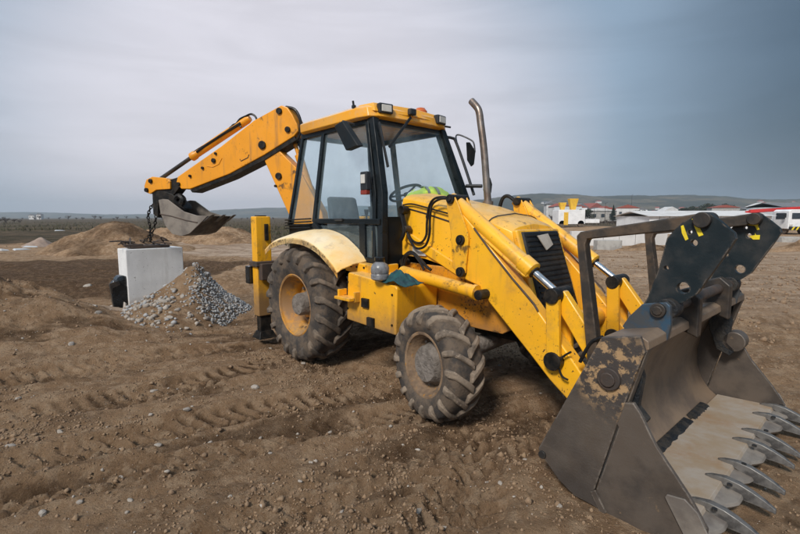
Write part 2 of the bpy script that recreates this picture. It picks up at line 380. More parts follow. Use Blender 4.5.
def thing(name, label, cat, loc=(0, 0, 0), rz=0., group=None):
    o = bpy.data.objects.new(name, None); C.objects.link(o); o.location = loc; o.rotation_euler = (0, 0, rz); o.empty_display_size = .2
    return tag(o, label, cat, group)
def copy_tree(o, parent=None):
    c = o.copy(); C.objects.link(c); c.parent = parent
    for ch in [x for x in o.children]: copy_tree(ch, c)
    return c
def circle(cx, cz, r, n=14): return [(cx+r*math.cos(2*math.pi*k/n), cz+r*math.sin(2*math.pi*k/n)) for k in range(n)]

# ------------------------------------------------------------------ the ground: one sheet, modelled relief near the machine, coarser far out
_tab = rng.random((256, 256))
def vnoise(x, y, seed=0):
    x = x+seed*17.31; y = y-seed*9.77
    xi = np.floor(x).astype(np.int64); yi = np.floor(y).astype(np.int64); u = x-xi; v = y-yi
    u = u*u*u*(u*(u*6-15)+10); v = v*v*v*(v*(v*6-15)+10)
    g = lambda a, b: _tab[(a*7+b*131) & 255, (b+a*57) & 255]
    return (g(xi, yi)*(1-u)+g(xi+1, yi)*u)*(1-v)+(g(xi, yi+1)*(1-u)+g(xi+1, yi+1)*u)*v
def fbm(x, y, o=4, seed=0, gain=.5):
    s = 0; a = 1; n = 0
    for k in range(o):
        s = s+a*(vnoise(x, y, seed+k)-.5); n += a; a *= gain; x = x*2.03+1.3; y = y*2.03-.7
    return s/n*2
def sstep(a, b, x): t = np.clip((x-a)/(b-a), 0, 1); return t*t*(3-2*t)
def seg_dist(x, y, pts):
    """distance to a path, signed offset across and length along it"""
    best = np.full(np.shape(x), 1e9); off = np.zeros(np.shape(x)); al = np.zeros(np.shape(x)); acc = 0
    for (ax, ay), (bx, by) in zip(pts[:-1], pts[1:]):
        dx, dy = bx-ax, by-ay; l = math.hypot(dx, dy); ux, uy = dx/l, dy/l
        t = np.clip((x-ax)*ux+(y-ay)*uy, 0, l); ex, ey = x-ax-t*ux, y-ay-t*uy; d = np.hypot(ex, ey)
        m = d < best; best = np.where(m, d, best); off = np.where(m, ex*(-uy)+ey*ux, off); al = np.where(m, acc+t, al); acc += l
    return best, off, al
def curve2(p): return [(v.x, v.y) for v in spline([(a, b, 0) for a, b in p], 6)]
def vw(x, y): q = VM @ Vector((x, y, 0)); return (q.x, q.y)
# wheel tracks: (path, width, depth, lug pitch)
TRACKS = [
 (curve2([vw(2.2, -.95), vw(2.75, -1.12), vw(3.2, -1.75), gnd(455, 500), gnd(420, 640)]), .36, .05, .115),
 (curve2([gnd(-140, 500), gnd(80, 452), gnd(260, 408), gnd(400, 384), vw(.3, -.9)]), .44, .05, .14),
 (curve2([gnd(-80, 432), gnd(90, 405), gnd(230, 374), vw(-.3, -.95)]), .42, .045, .14),
 (curve2([gnd(60, 620), gnd(270, 520), gnd(420, 452), gnd(560, 410)]), .42, .05, .13),
 (curve2([gnd(-120, 402), gnd(40, 382), gnd(150, 360), gnd(250, 346)]), .40, .04, .14),
 (curve2([gnd(300, 640), gnd(400, 520), gnd(490, 455), gnd(560, 432)]), .36, .04, .12),
 (curve2([gnd(-160, 560), gnd(60, 492), gnd(220, 455), gnd(330, 425), gnd(420, 412)]), .40, .045, .13),
]
CONTACT = [vw(0, -.88)+(0, .45), vw(0, .88)+(0, .45), vw(2.14, -.94)+(-.02, .35), vw(2.14, .94)+(-.02, .35), vw(3.6, -.8)+(-.02, .6), vw(3.6, 0)+(-.02, .7), vw(3.7, .8)+(-.02, .6)]
bl = gnd(130, 318)
def height(x, y):
    d = np.hypot(x, y)
    h = .06*fbm(x*.42, y*.42, 4, 1)+.5*fbm(x*.03, y*.03, 3, 5)*sstep(14, 60, d)
    near = 1-sstep(9, 28, d)
    ca, sa = .89, .46                                    # the way the ground was driven over
    u = x*ca+y*sa; v = -x*sa+y*ca
    left = 1-sstep(1.2, 3.2, x-.25*y)
    h = h+near*left*(.066*fbm(u*.6, v*3.2, 4, 11)+.030*fbm(u*1.8, v*7.5, 4, 13, .6))
    rough = .35+.65*sstep(-.15, .35, fbm(x*.6, y*.6, 3, 17))
    h = h+near*rough*(.014*fbm(x*4.5, y*4.5, 5, 21, .65)+.016*np.maximum(0, fbm(x*9, y*9, 4, 27, .65))+.012*np.abs(fbm(x*24, y*24, 2, 31)))
    graded = sstep(1.5, 4, x-.12*y)                       # dozed ground on the right: long shallow furrows
    w2 = np.clip(1-sstep(30, 70, d), 0, 1)
    h = h+graded*w2*(.15*fbm(x*.3+y*.04, y*1.7-x*.2, 5, 41, .6)+.06*fbm(x*.9, y*4.0-x*.5, 3, 43)*near)
    n1 = fbm(x*15, y*15, 4, 33, .7); n2 = fbm(u*5, v*13, 4, 35, .6)
    h = h+near*(.011*np.abs(n1)*(.4+rough)+.014*n2*left+.016*np.maximum(0, fbm(x*6, y*6, 4, 37, .65)-.12)*2*rough)
    lumpy = sstep(9, 14, d)*(1-sstep(90, 160, d))*(1-sstep(-3, 4, x-.1*y))
    h = h+lumpy*(.22*np.maximum(0, fbm(x*.5, y*.9, 4, 45, .6))*sstep(16, 30, d)+.10*fbm(x*1.3, y*1.6, 4, 47, .6))
    for i, (p, w, dep, pitch) in enumerate(TRACKS):
        m = (x > -8) & (x < 6) & (y > .2) & (y < 10)
        if not np.any(m): continue
        b, o, a = seg_dist(x[m], y[m], p); wob = .75+.5*fbm(x[m]*1.3, y[m]*1.3, 2, 50+i)
        t = np.abs(o)/(w/2); inside = 1-sstep(.8, 1.05, np.abs(b)/(w/2))
        lug = np.sin(2*math.pi*(a+.55*np.abs(o))/pitch+np.where(o > 0, 0, math.pi))
        prof = -dep*inside+dep*.85*np.exp(-((np.abs(b)-w*.62)/.07)**2)+inside*.024*np.tanh(3*lug)*(1-sstep(.85, 1, t))
        h[m] = h[m]+prof*np.clip(wob, .2, 1.2)
    for cx, cy, z, r in CONTACT:                          # packed flat where wheels and bucket stand
        k = np.exp(-(((x-cx)**2+(y-cy)**2)/(r*r))**2); h = h*(1-k)+z*k
    # cut bank of darker soil behind the block, heaps at the left
    bank = sstep(9.6, 10.7, y+.35*fbm(x*.5, y*.5, 3, 61)-.10*(x+6))*(1-sstep(-2.5, -.5, x))
    h = h+.26*bank*(1-sstep(40, 80, d))+bank*near*.05*fbm(x*3, y*3, 4, 63)
    hx, hy = gnd(-60, 352); q = np.hypot((x-hx)/2.2, (y-hy-.4)/1.6); h = h+.85*np.exp(-q*q*1.6)*(1+.25*fbm(x*2, y*2, 4, 65))
    hx, hy = gnd(60, 345); q = np.hypot((x-hx)/1.7, (y-hy)/.45); h = h+.13*np.exp(-q*q*1.6)*(1+.5*fbm(x*3, y*3, 4, 67))
    return h
def axis(lo, hi, fine, far_lo, far_hi, g):
    a = list(np.arange(lo, hi, fine)); s = fine; p = a[-1]; up = []
    while p < far_hi: s *= g; p += s; up.append(p)
    s = fine; p = lo; dn = []
    while p > far_lo: s *= g; p -= s; dn.append(p)
    return np.array(dn[::-1]+a+up)
def sheet(name, gx, gy, fh, m, attr=None, ang=180):
    X, Y = np.meshgrid(gx, gy); Z = fh(X, Y); ny, nx = X.shape
    me = bpy.data.meshes.new(name); me.vertices.add(nx*ny)
    me.vertices.foreach_set('co', np.stack([X, Y, Z], -1).astype(np.float32).ravel())
    i = (np.arange(ny-1)[:, None]*nx+np.arange(nx-1)[None, :]).ravel()
    q = np.stack([i, i+1, i+nx+1, i+nx], -1).astype(np.int32)
    me.loops.add(q.size); me.loops.foreach_set('vertex_index', q.ravel())
    me.polygons.add(len(q)); me.polygons.foreach_set('loop_start', np.arange(0, q.size, 4, dtype=np.int32))
    me.polygons.foreach_set('use_smooth', np.ones(len(q), dtype=bool)); me.update(calc_edges=True)
    if attr:
        ca = me.color_attributes.new('soil', 'FLOAT_COLOR', 'POINT'); ca.data.foreach_set('color', attr(X, Y).astype(np.float32).ravel())
    o = bpy.data.objects.new(name, me); C.objects.link(o); me.materials.append(MATS[m]); return o
def soil_attr(x, y):
    d = np.hypot(x, y); n = fbm(x*.35, y*.35, 4, 71)*.5
    bank = sstep(9.3, 10.0, y+.35*fbm(x*.5, y*.5, 3, 61)-.10*(x+6))*(1-sstep(13.5, 17, y+n))*(1-sstep(-5.2, -4.2, x+.3*n))
    uu = x*.89+y*.46; vv = -x*.46+y*.89; furrow_shade = .52*sstep(.05, .45, -fbm(uu*.6, vv*3.2, 4, 11)-.35*fbm(uu*1.8, vv*7.5, 4, 13, .6))*(1-sstep(8, 11, d))*(1-sstep(1.2, 3.2, x-.25*y))  # furrow lows painted darker: relief shade put into the colour with the damp
    damp_shade = np.maximum(bank, furrow_shade)
    m = (x > -8) & (x < 6) & (y > .2) & (y < 10); tr_ = np.zeros_like(x)
    if np.any(m):                                         # lug print hollows darkened: relief shade painted in along with pressed damp soil
        for p, w, dep, pitch in TRACKS:
            b, o, a = seg_dist(x[m], y[m], p); ins = 1-sstep(.85, 1.1, b/(w/2)); lug = np.sin(2*math.pi*(a+.55*np.abs(o))/pitch+np.where(o > 0, 0, math.pi))
            tr_[m] = np.maximum(tr_[m], ins*np.clip(.42-.36*np.tanh(2.5*lug), 0, 1))
    damp_shade = np.maximum(damp_shade, tr_*(.55+.5*fbm(x*1.2, y*1.2, 3, 75)))
    px_, py_ = gnd(105, 318); path = 1.2*np.exp(-(((x-px_)/1.5)**2+((y-py_+.25*(x-px_))/.55)**2)**1.5)
    road = 1.25*sstep(15, 17.5, y+.12*x+2*n)*(1-sstep(23, 26, y+.12*x+2*n))*sstep(-13, -9.5, x)*(1-sstep(3, 8, x))
    dozed = .46*sstep(1.5, 5, x-.12*y)*(1-sstep(40, 70, d))*sstep(4.5, 9, y)
    pale = np.maximum(np.maximum(path, road), dozed)
    scrub = sstep(19, 27, y+3*n-.25*(x+20))*(1-sstep(-2, 10, x))*.95; scrub = np.maximum(scrub, sstep(60, 110, d))
    scrub = scrub*(1-road)
    return np.stack([damp_shade, pale, scrub, np.ones_like(x)], -1)
gx = axis(-6.4, 5.2, .0185, -2900, 2900, 1.052); gy = axis(1.25, 9.2, .0185, -60, 2900, 1.027)
ground = sheet('ground', gx, gy, height, 'soil', soil_attr); ground['kind'] = 'structure'
def hz(x, y): return float(height(np.array([float(x)]), np.array([float(y)]))[0])

# hills on the horizon: two ridges of different distance
def ridge_sheet(name, x0, x1, y0, y1, fh, nx=260, ny=40):
    o = sheet(name, np.linspace(x0, x1, nx), np.linspace(y0, y1, ny), fh, 'hill_soil'); o['kind'] = 'structure'; return o
def prof(px, pts): return np.interp(px, [p[0] for p in pts], [p[1] for p in pts])
LEFT = [(-600, 212), (-200, 213), (0, 211), (40, 211), (110, 213.5), (180, 213), (230, 209), (270, 207.5), (330, 206), (420, 205), (470, 202), (520, 200), (600, 206), (900, 208), (1400, 210)]
RIGHT = [(300, 216), (440, 205), (500, 197.5), (525, 194.5), (545, 195), (570, 197.5), (640, 197), (670, 196.5), (690, 200), (740, 201), (800, 200), (900, 199), (1200, 203), (1600, 214)]
def hill_fn(pts, Y, depth, rough):
    def f(x, y):
        px = 400+x/Y*F_PX; top = CAM_H+(216.5-prof(px, pts))/F_PX*Y
        t = np.clip((y-(Y-depth))/depth, 0, 1.4); bump = np.where(t < 1, t*t*(3-2*t), 1-.5*(t-1))
        return -2+(top+2)*bump*(1+rough*fbm(x*.006, y*.006, 4, 81)*np.clip(t, 0, 1))+2.5*fbm(x*.05, y*.05, 3, 83)*np.clip(t, 0, 1)
    return f
hf_left = hill_fn(LEFT, 2300., 700., .05); hf_right = hill_fn(RIGHT, 1250., 750., .06)
ridge_sheet('hills', -2850, 2850, 1600, 2500, hf_left); ridge_sheet('hills', 60, 2600, 500, 1450, hf_right, 420, 90)

# mounds of dumped soil
def mound(name, label, cx, cy, rx, ry, hh, seed, m='soil', n=110, pw=1.6, cat='mound', flat=0.):
    X, Y = np.meshgrid(np.linspace(-1.25, 1.25, n), np.linspace(-1.25, 1.25, n)); wx = cx+X*rx; wy = cy+Y*ry
    q = np.hypot(X, Y)*(1+.22*fbm(X*1.6, Y*1.6, 3, seed)); z0 = height(wx, wy)
    top = hh*np.clip(1-q, 0, 1)**1.0*(1+.12*fbm(X*4, Y*4, 4, seed+3)); top = np.where(top > hh*(1-flat), hh*(1-flat)+(top-hh*(1-flat))*.35, top)
    z = z0+top-.06*sstep(.92, 1.1, q)+.03*fbm(wx*5, wy*5, 4, seed+5)*np.clip(1.2-q, 0, 1)
    keep = lambda: None
    o = sheet(name, np.linspace(-1.25*rx, 1.25*rx, n), np.linspace(-1.25*ry, 1.25*ry, n), lambda a, b: z-hz(cx, cy), m,
              lambda a, b: np.stack([np.clip(.35+.5*fbm(X*2, Y*2, 3, seed+7), 0, 1)*(1 if m == 'soil' else 0), np.zeros_like(X), np.zeros_like(X), np.ones_like(X)], -1))
    o.location = (cx, cy, hz(cx, cy)); tag(o, label, cat); return o
a = gnd(98, 262); mound('dirt_mound', 'large rounded brown dirt mound behind the concrete block', a[0]-.2, a[1]+1.6, 2.7, 2.2, 1.5, 3, flat=.25)
a = gnd(218, 251); mound('dirt_mound', 'low pale grey-brown soil mound beyond the pale dirt track', a[0], a[1]+1.5, 2.6, 1.8, .95, 13, flat=.2)
a = gnd(150, 250); mound('dirt_mound', 'flat brushy dirt mound seen over the top of the concrete block', a[0]-.2, a[1]+3, 3.2, 1.8, 1.0, 23, flat=.4)
a = gnd(42, 253); simple('pink_sand', (.30, .22, .17), (.24, .17, .13), .95, scale=4); mound('sand_heap', 'small pinkish heap of sand among white debris in the scrub', a[0], a[1], .8, .7, .42, 33, m='pink_sand', n=50, cat='heap')

# ------------------------------------------------------------------ loose stones and clods
ICO = []
_bm = bmesh.new(); bmesh.ops.create_icosphere(_bm, subdivisions=1, radius=1); _iv = np.array([v.co[:] for v in _bm.verts]); _if = np.array([[v.index for v in f.verts] for f in _bm.faces]); _bm.free()
_bm = bmesh.new(); bmesh.ops.create_icosphere(_bm, subdivisions=2, radius=1); _iv2 = np.array([v.co[:] for v in _bm.verts]); _if2 = np.array([[v.index for v in f.verts] for f in _bm.faces]); _bm.free()
_ov = np.array([(1, 0, 0), (-1, 0, 0), (0, 1, 0), (0, -1, 0), (0, 0, 1), (0, 0, -1)], float); _of = np.array([(0, 2, 4), (2, 1, 4), (1, 3, 4), (3, 0, 4), (2, 0, 5), (1, 2, 5), (3, 1, 5), (0, 3, 5)])
def stones(name, P, S, m, flat=.6, jit=.28, sink=.35, oct=False):
    """many small stones as one mesh; P positions, S radii"""
    bv_, bf_ = (_ov, _of) if oct else (_iv, _if)
    n = len(P); V = bv_[None]*(1+jit*rng.standard_normal((n, len(bv_), 1)))
    V = V*np.stack([1+.35*rng.standard_normal(n)*.6, np.ones(n), flat*(1+.3*rng.random(n))], -1)[:, None]
    a = rng.random(n)*6.283; ca, sa = np.cos(a), np.sin(a)
    V = np.stack([V[..., 0]*ca[:, None]-V[..., 1]*sa[:, None], V[..., 0]*sa[:, None]+V[..., 1]*ca[:, None], V[..., 2]], -1)*S[:, None, None]
    V = V+P[:, None]; V[..., 2] += (S*flat*(1-2*sink)*.6)[:, None]
    Fc = (bf_[None]+(np.arange(n)*len(bv_))[:, None, None]).reshape(-1, 3)
    me = bpy.data.meshes.new(name); me.vertices.add(V.size//3); me.vertices.foreach_set('co', V.astype(np.float32).ravel())
    me.loops.add(Fc.size); me.loops.foreach_set('vertex_index', Fc.astype(np.int32).ravel())
    me.polygons.add(len(Fc)); me.polygons.foreach_set('loop_start', np.arange(0, Fc.size, 3, dtype=np.int32)); me.update(calc_edges=True)
    o = bpy.data.objects.new(name, me); C.objects.link(o); me.materials.append(MATS[m]); return o
def scatter(n, x0, x1, y0, y1, f):
    x = rng.uniform(x0, x1, n*3); y = y0*(y1/y0)**rng.random(n*3)
    w = np.clip(f(x, y), 0, 1); k = rng.random(n*3) < w; x, y = x[k][:n], y[k][:n]
    return np.stack([x, y, height(x, y)], -1)
veh_free = lambda x, y: np.ones_like(x)
cl = lambda x, y: sstep(-.1, .35, fbm(x*.8, y*.8, 3, 91))*.9+.1
P = scatter(60000, -6.5, 5.5, 1.3, 10, lambda x, y: .12+.88*sstep(.0, .45, fbm(x*1.3, y*1.3, 4, 91, .6))); o = stones('soil_clods', P, .0035+.009*rng.random(len(P))**2+.016*rng.random(len(P))**14, 'clod', .75, .3, .3, True); o['kind'] = 'stuff'; o['label'] = 'crumbled brown soil clods strewn over the churned ground'; o['category'] = 'soil'
P = scatter(9000, 3, 16, 6, 24, lambda x, y: .15+.85*sstep(.0, .4, fbm(x*.3, y*1.6, 4, 93, .6))); o = stones('soil_clods', P, .010+.045*rng.random(len(P))**4, 'clod', .7, .3, .3, True); o['kind'] = 'stuff'; o['label'] = 'coarse soil clods strewn over the dozed ground behind the bucket'; o['category'] = 'soil'
P = scatter(2600, -7.5, 7, 1.3, 14, lambda x, y: .25+.75*cl(x, y)); o = stones('pebbles', P, .003+.014*rng.random(len(P))**4, 'stone_pale', .7, .22, .3); o['kind'] = 'stuff'; o['label'] = 'small pale pebbles scattered over the brown dirt'; o['category'] = 'gravel'
# stones large enough to pick out one by one
def rock_mesh(seed, m):
    r = np.random.default_rng(seed); v = _iv2.copy(); d = r.standard_normal((5, 3)); d /= np.linalg.norm(d, axis=1)[:, None]
    for k in d: s = v @ k; c = .55+.3*r.random(); v = v-np.maximum(0, s-c)[:, None]*k*.9
    v = v*(1+.05*r.standard_normal((len(v), 1))); v = v*np.array([1.1+.3*r.random(), .8, .55+.15*r.random()])
    mb = MB(); mb.add(v, [tuple(f) for f in _if2]); me = mb.mesh('stone'); me.materials.append(MATS[m])
    me.polygons.foreach_set('use_smooth', [True]*len(me.polygons)); me.set_sharp_from_angle(angle=R(28)); return me
ROCKS = [rock_mesh(i, 'stone_pale') for i in range(6)]; ROCKG = [rock_mesh(20+i, 'stone_grey') for i in range(4)]
def rock(x, y, s, me, label, group, z=None, rz=None):
    o = bpy.data.objects.new('stone', me); C.objects.link(o); o.location = (x, y, (hz(x, y) if z is None else z)+s*.16)
    o.scale = (s,)*3; o.rotation_euler = (random.uniform(-.2, .2), random.uniform(-.2, .2), random.uniform(0, 6.28) if rz is None else rz); return tag(o, label, 'stone', group)
PX = [(187, 412, 5), (192, 408, 3), (205, 424, 3), (210, 440, 3), (154, 387, 5), (255, 386, 6), (303, 362, 4), (18, 402, 5), (72, 358, 5), (10, 447, 5), (158, 447, 5), (176, 431, 3), (208, 344, 4), (222, 350, 3), (100, 338, 5), (43, 518, 5), (80, 507, 4), (190, 531, 4), (270, 454, 3), (330, 423, 3), (342, 509, 4), (445, 519, 5), (525, 457, 3), (488, 470, 5), (500, 480, 4), (380, 455, 3), (418, 505, 6), (560, 500, 4), (120, 470, 4), (60, 430, 4), (230, 495, 4), (130, 500, 4), (300, 480, 3), (260, 430, 3), (20, 470, 4), (95, 445, 3), (310, 455, 3), (360, 490, 4), (150, 410, 4), (40, 380, 4), (250, 330, 3), (88, 292, 5), (75, 308, 4), (60, 301, 3), (113, 306, 4), (82, 308, 6), (25, 297, 5), (96, 330, 4)]
for i, (px, py, s) in enumerate(PX):
    x, y = gnd(px, py, .02); rock(x, y, s/F_PX*math.hypot(x, y, 1.7)*.62, ROCKS[i % 6], 'pale stone lying loose on the churned brown dirt', 'stones lying on the dirt')
# ------------------------------------------------------------------ the backhoe loader
V = thing('backhoe_loader', 'muddy yellow backhoe loader with black cab standing on the churned dirt', 'backhoe loader', (TX, TY, 0), R(-HEAD))
def pins(parent, pts, y, r=.035, l=.03, m='black_grease', name='pin'):
    for a, b in pts:
        p = at(a, b, y=y); mb = MB().cyl((p.x, y+.012, p.z), (p.x, y-l, p.z), r, 14); mb.cyl((p.x, y-l, p.z), (p.x, y-l-.01, p.z), r*.55, 8); part(name, mb, m, parent, .003)

# chassis -----------------------------------------------------------------
mb = MB()
for s in (-1, 1): mb.box((.75, s*.34, .80), (3.4, .07, .26))
mb.box((2.3, 0, .78), (.5, .62, .34)).box((.1, 0, .72), (.6, .62, .40)).box((-.85, 0, .75), (.5, .9, .5)).box((1.2, 0, .72), (.9, .5, .36))
part('chassis', mb, 'black_grease', V, .01)
mb = MB(); mb.cyl((0, -.75, .68), (0, .75, .68), .16, 20); mb.lathe([(.0, -.2), (.26, -.16), (.28, 0), (.26, .16), (0, .2)], 20)
for i in range(len(mb.v)-100, len(mb.v)): x, y, z = mb.v[i]; mb.v[i] = (x, y, z+.68)
part('rear_axle', mb, 'black_grease', V)
mb = MB(); mb.tube([(2.14, -.78, .47), (2.14, -.4, .50), (2.14, 0, .56), (2.14, .4, .50), (2.14, .78, .47)], [.09, .075, .11, .075, .09], 12); mb.box((2.14, 0, .66), (.22, .34, .2)); mb.cyl((2.0, -.6, .52), (2.0, .6, .52), .03, 8)
part('front_axle', mb, 'hub_mud', V)
# wheels --------------------------------------------------------------------
def tyre_mesh(Ro, rim, W, nl, lugh, lugw, name):
    mb = MB(); h = W/2
    prof_ = [(rim, -h*.80), (rim+.02, -h*.90), (rim+(Ro-rim)*.35, -h*1.0), (rim+(Ro-rim)*.62, -h*.99), (Ro-.045, -h*.93), (Ro-.012, -h*.84), (Ro, -h*.6), (Ro+.006, 0)]
    prof_ = prof_+[(r, -y) for r, y in reversed(prof_[:-1])]; mb.lathe(prof_+[(rim-.01, h*.6), (rim-.01, -h*.6)], 72, close=True)
    body = mb
    lg = MB()
    rs = random.Random(5)
    for side in (-1, 1):
        for k in range(nl):
            a0 = 2*math.pi*(k+(.5 if side > 0 else 0))/nl; rings = []
            wk = rs.uniform(.9, 1.08); hk = rs.uniform(.85, 1.1)
            for s_, yy, rb, hh, ww in ((0, -.10, Ro-.012, lugh, 1.2), (.18, .12, Ro-.012, lugh*1.02, 1.0), (.42, .42, Ro-.017, lugh, .92), (.68, .70, Ro-.03, lugh*1.0, .98), (.9, .90, Ro-.05, lugh*.98, 1.1), (1.0, .97, Ro-.085, lugh*.7, 1.1), (1.05, .975, Ro-.13 if Ro > .6 else Ro-.105, lugh*.2, .85)):
                ang = a0-(.30 if Ro < .6 else .27)*(s_**.85 if s_ > 0 else 0); y = side*h*yy; da = lugw*ww*wk/2/Ro; rt = rb+hh*hk
                yo = side*(.028 if s_ > .95 else 0)*(1.2 if Ro > .6 else 1)
                q = lambda r, a, y: (r*math.sin(a), y, r*math.cos(a))
                rings.append([q(rb-.02, ang-da*1.25, y*.97), q(rt, ang-da*.85, y+yo), q(rt, ang+da*.85, y+yo), q(rb-.02, ang+da*1.25, y*.97)])
            lg.loft(rings)
    return body.mesh('tyre'), lg.mesh('tread_lugs')
def rim_mesh(r, W, dish, hubr):
    h = W/2; mb = MB()
    pr = [(r+.012, -h*.80), (r+.018, -h*.86), (r+.004, -h*.89), (r-.012, -h*.85), (r-.018, -h*.70), (r-.04, -h*.58), (r-.046, -h*.30), (r-.075, -h*.16), (r-.08, -dish), (r*.70, -dish+.012), (r*.62, -dish-.02), (r*.45, -dish-.02), (0.02, -dish-.02), (.02, -dish+.03), (r*.7, -dish+.05), (r-.04, h*.2), (r-.02, h*.8), (r+.012, h*.85)]
    return mb.lathe(pr, 56, close=True).mesh('rim')
def hub_mesh(r, y0, y1, n=26, bolts=8, br=.0):
    mb = MB().lathe([(r*1.12, y0), (r*1.1, y0-.03), (r, y0-.05), (r*.97, y1+.03), (r*.86, y1), (r*.3, y1-.006), (.01, y1-.008)], n)
    for k in range(bolts):
        a = 2*math.pi*k/bolts; x, z = br*math.sin(a), br*math.cos(a); mb.cyl((x, y0+.01, z), (x, y0-.04, z), .016, 6)
    return mb.mesh('hub')
rt, rl = tyre_mesh(.645, .352, .43, 18, .056, .074, 'rear'); rr_ = rim_mesh(.352, .43, -.05, .15); rh_ = hub_mesh(.135, .04, -.15, br=.2)
ft, fl_ = tyre_mesh(.448, .262, .325, 16, .050, .060, 'front'); fr_ = rim_mesh(.262, .325, -.01, .12); fh_ = hub_mesh(.165, .0, -.125, br=.2)
for me, m in ((rt, 'tyre_body'), (rl, 'tyre_dark'), (rr_, 'rim_paint'), (rh_, 'hub_mud'), (ft, 'tyre_body'), (fl_, 'tyre_rubber'), (fr_, 'rim_mud'), (fh_, 'hub_mud')): me.materials.append(MATS[m])
def wheel(name, loc, rz, tm, lm, rm, hm):
    e = bpy.data.objects.new(name, None); C.objects.link(e); e.parent = V; e.location = loc; e.rotation_euler = (0, random.uniform(0, 1), rz); e.rotation_mode = 'ZYX'; e.rotation_euler = (0, .2, rz)
    for nm, me in (('tyre', tm), ('tread', lm), ('rim', rm), ('hub', hm)):
        o = bpy.data.objects.new(nm, me); C.objects.link(o); o.parent = e
        me.polygons.foreach_set('use_smooth', [True]*len(me.polygons)); me.set_sharp_from_angle(angle=R(50))
        if nm == 'tread': b = o.modifiers.new('bevel', 'BEVEL'); b.width = .010; b.segments = 2; b.limit_method = 'ANGLE'; b.angle_limit = R(40)
for s in (-1, 1):
    wheel('rear_wheel', (0, s*.868, .68), 0 if s < 0 else math.pi, rt, rl, rr_, rh_)
    wheel('front_wheel', (2.142, s*.935, .472), R(-11) if s < 0 else math.pi+R(-11), ft, fl_, fr_, fh_)
# fenders -------------------------------------------------------------------
def loftsheet(mb, lines, th=.012):
    rows = [spline([Vector(p) for p in l], 5) for l in lines]; n = len(rows[0])
    top = [v for r in rows for v in r]; bot = [v-Vector((0, 0, th)) for v in top]; m = len(rows); N_ = n*m; fs = []
    for i in range(m-1):
        for j in range(n-1):
            a = i*n+j; fs.append((a, a+1, a+n+1, a+n)); fs.append((N_+a, N_+a+n, N_+a+n+1, N_+a+1))
    for j in range(n-1):
        fs.append((j, N_+j, N_+j+1, j+1)); a = (m-1)*n+j; fs.append((a, a+1, N_+a+1, N_+a))
    for i in range(m-1):
        a = i*n; fs.append((a, a+n, N_+a+n, N_+a)); a = i*n+n-1; fs.append((a, N_+a, N_+a+n, a+n))
    mb.add(top+bot, fs)
FO = [(-.60, 1.30), (-.43, 1.385), (-.2, 1.44), (.03, 1.465), (.3, 1.455), (.55, 1.395), (.74, 1.30), (.88, 1.21), (.95, 1.15)]
for s in (-1, 1):
    lines = [[(x, s*1.10, z-.055) for x, z in FO], [(x, s*1.10, z) for x, z in FO], [(x, s*1.06, z+.028) for x, z in FO], [(x+.01, s*.9, z+.075) for x, z in FO], [(x+.01, s*.72, z+.095) for x, z in FO]]
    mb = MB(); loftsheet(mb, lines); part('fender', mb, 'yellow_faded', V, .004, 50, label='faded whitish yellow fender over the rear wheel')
# side boxes under the cab ----------------------------------------------------
for s in (-1, 1):
    mb = MB(); pl = [(.955, .66), (.985, 1.13), (1.0, 1.15), (1.70, 1.085), (1.72, 1.06), (1.70, .63)]
    mb.prism(pl, s*1.0, s*.46); sb = part('side_box', mb, 'yellow', V, .022)
    mb = MB(); mb.prism([(.72, 1.13), (.74, 1.235), (1.20, 1.215), (1.20, 1.09)], s*.84, s*.5); part('cab_base', mb, 'yellow', V, .012)
    mb = MB(); mb.box((1.05, s*1.06, .90), (.26, .13, .03)).box((.95, s*1.045, .935), (.03, .10, .09)).box((1.17, s*1.03, .92), (.03, .07, .10)); part('step', mb, 'yellow', sb, .006)
    for x, z in ((1.28, .875), (1.36, .70)): part('bracket', MB().box((x, s*1.012, z), (.10, .03, .09)), 'black_grease', sb, .006)
    for x, z in ((.99, 1.05), (.985, .78), (1.66, 1.0), (1.655, .72)): part('bolt', MB().cyl((x, s*.99, z), (x, s*1.008, z), .011, 8), 'black_grease', sb)
    for x in (.83, .93, 1.05): part('bolt', MB().cyl((x, s*.83, 1.185), (x, s*.848, 1.185), .012, 8), 'black_grease', V)
# lower engine side plates, spotted with rust
for s in (-1, 1):
    mb = MB(); mb.prism(XZ([(405, 262), (455, 268), (480, 284), (512, 318), (512, 330), (503, 334), (480, 329), (446, 320), (400, 318)], -.43), s*.44, s*.40); part('side_plate', mb, 'yellow_rusty', V, .008)
# engine hood -----------------------------------------------------------------
def hood_ring(x, zt, hw, zb, ed=.09, tilt=0.):
    P_ = [(hw, zb), (hw, zt-ed-.02), (hw-.015, zt-ed*.5), (hw-.06, zt-.02), (hw-.14, zt), (0, zt+.022), (-hw+.14, zt), (-hw+.06, zt-.02), (-hw+.015, zt-ed*.5), (-hw, zt-ed-.02), (-hw, zb)]
    return [Vector((x+tilt*(zt-z), y, z)) for y, z in P_]
mb = MB(); mb.loft([hood_ring(1.17, 1.935, .425, 1.30), hood_ring(1.5, 1.88, .425, 1.28), hood_ring(1.9, 1.80, .42, 1.2), hood_ring(2.25, 1.70, .41, 1.08), hood_ring(2.42, 1.64, .40, .92, tilt=.05), hood_ring(2.47, 1.61, .375, .86, .08, .30)])
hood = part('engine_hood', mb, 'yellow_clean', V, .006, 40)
gt, gb = Vector((2.535, 0, 1.575)), Vector((2.77, 0, .86))
mb = MB(); gl_ = (gb-gt); nrm = Vector((-gl_.z, 0, gl_.x)).normalized()
if nrm.x < 0: nrm = -nrm
def gp(y, t, off): return gt+gl_*t+nrm*off+Vector((0, y, 0))
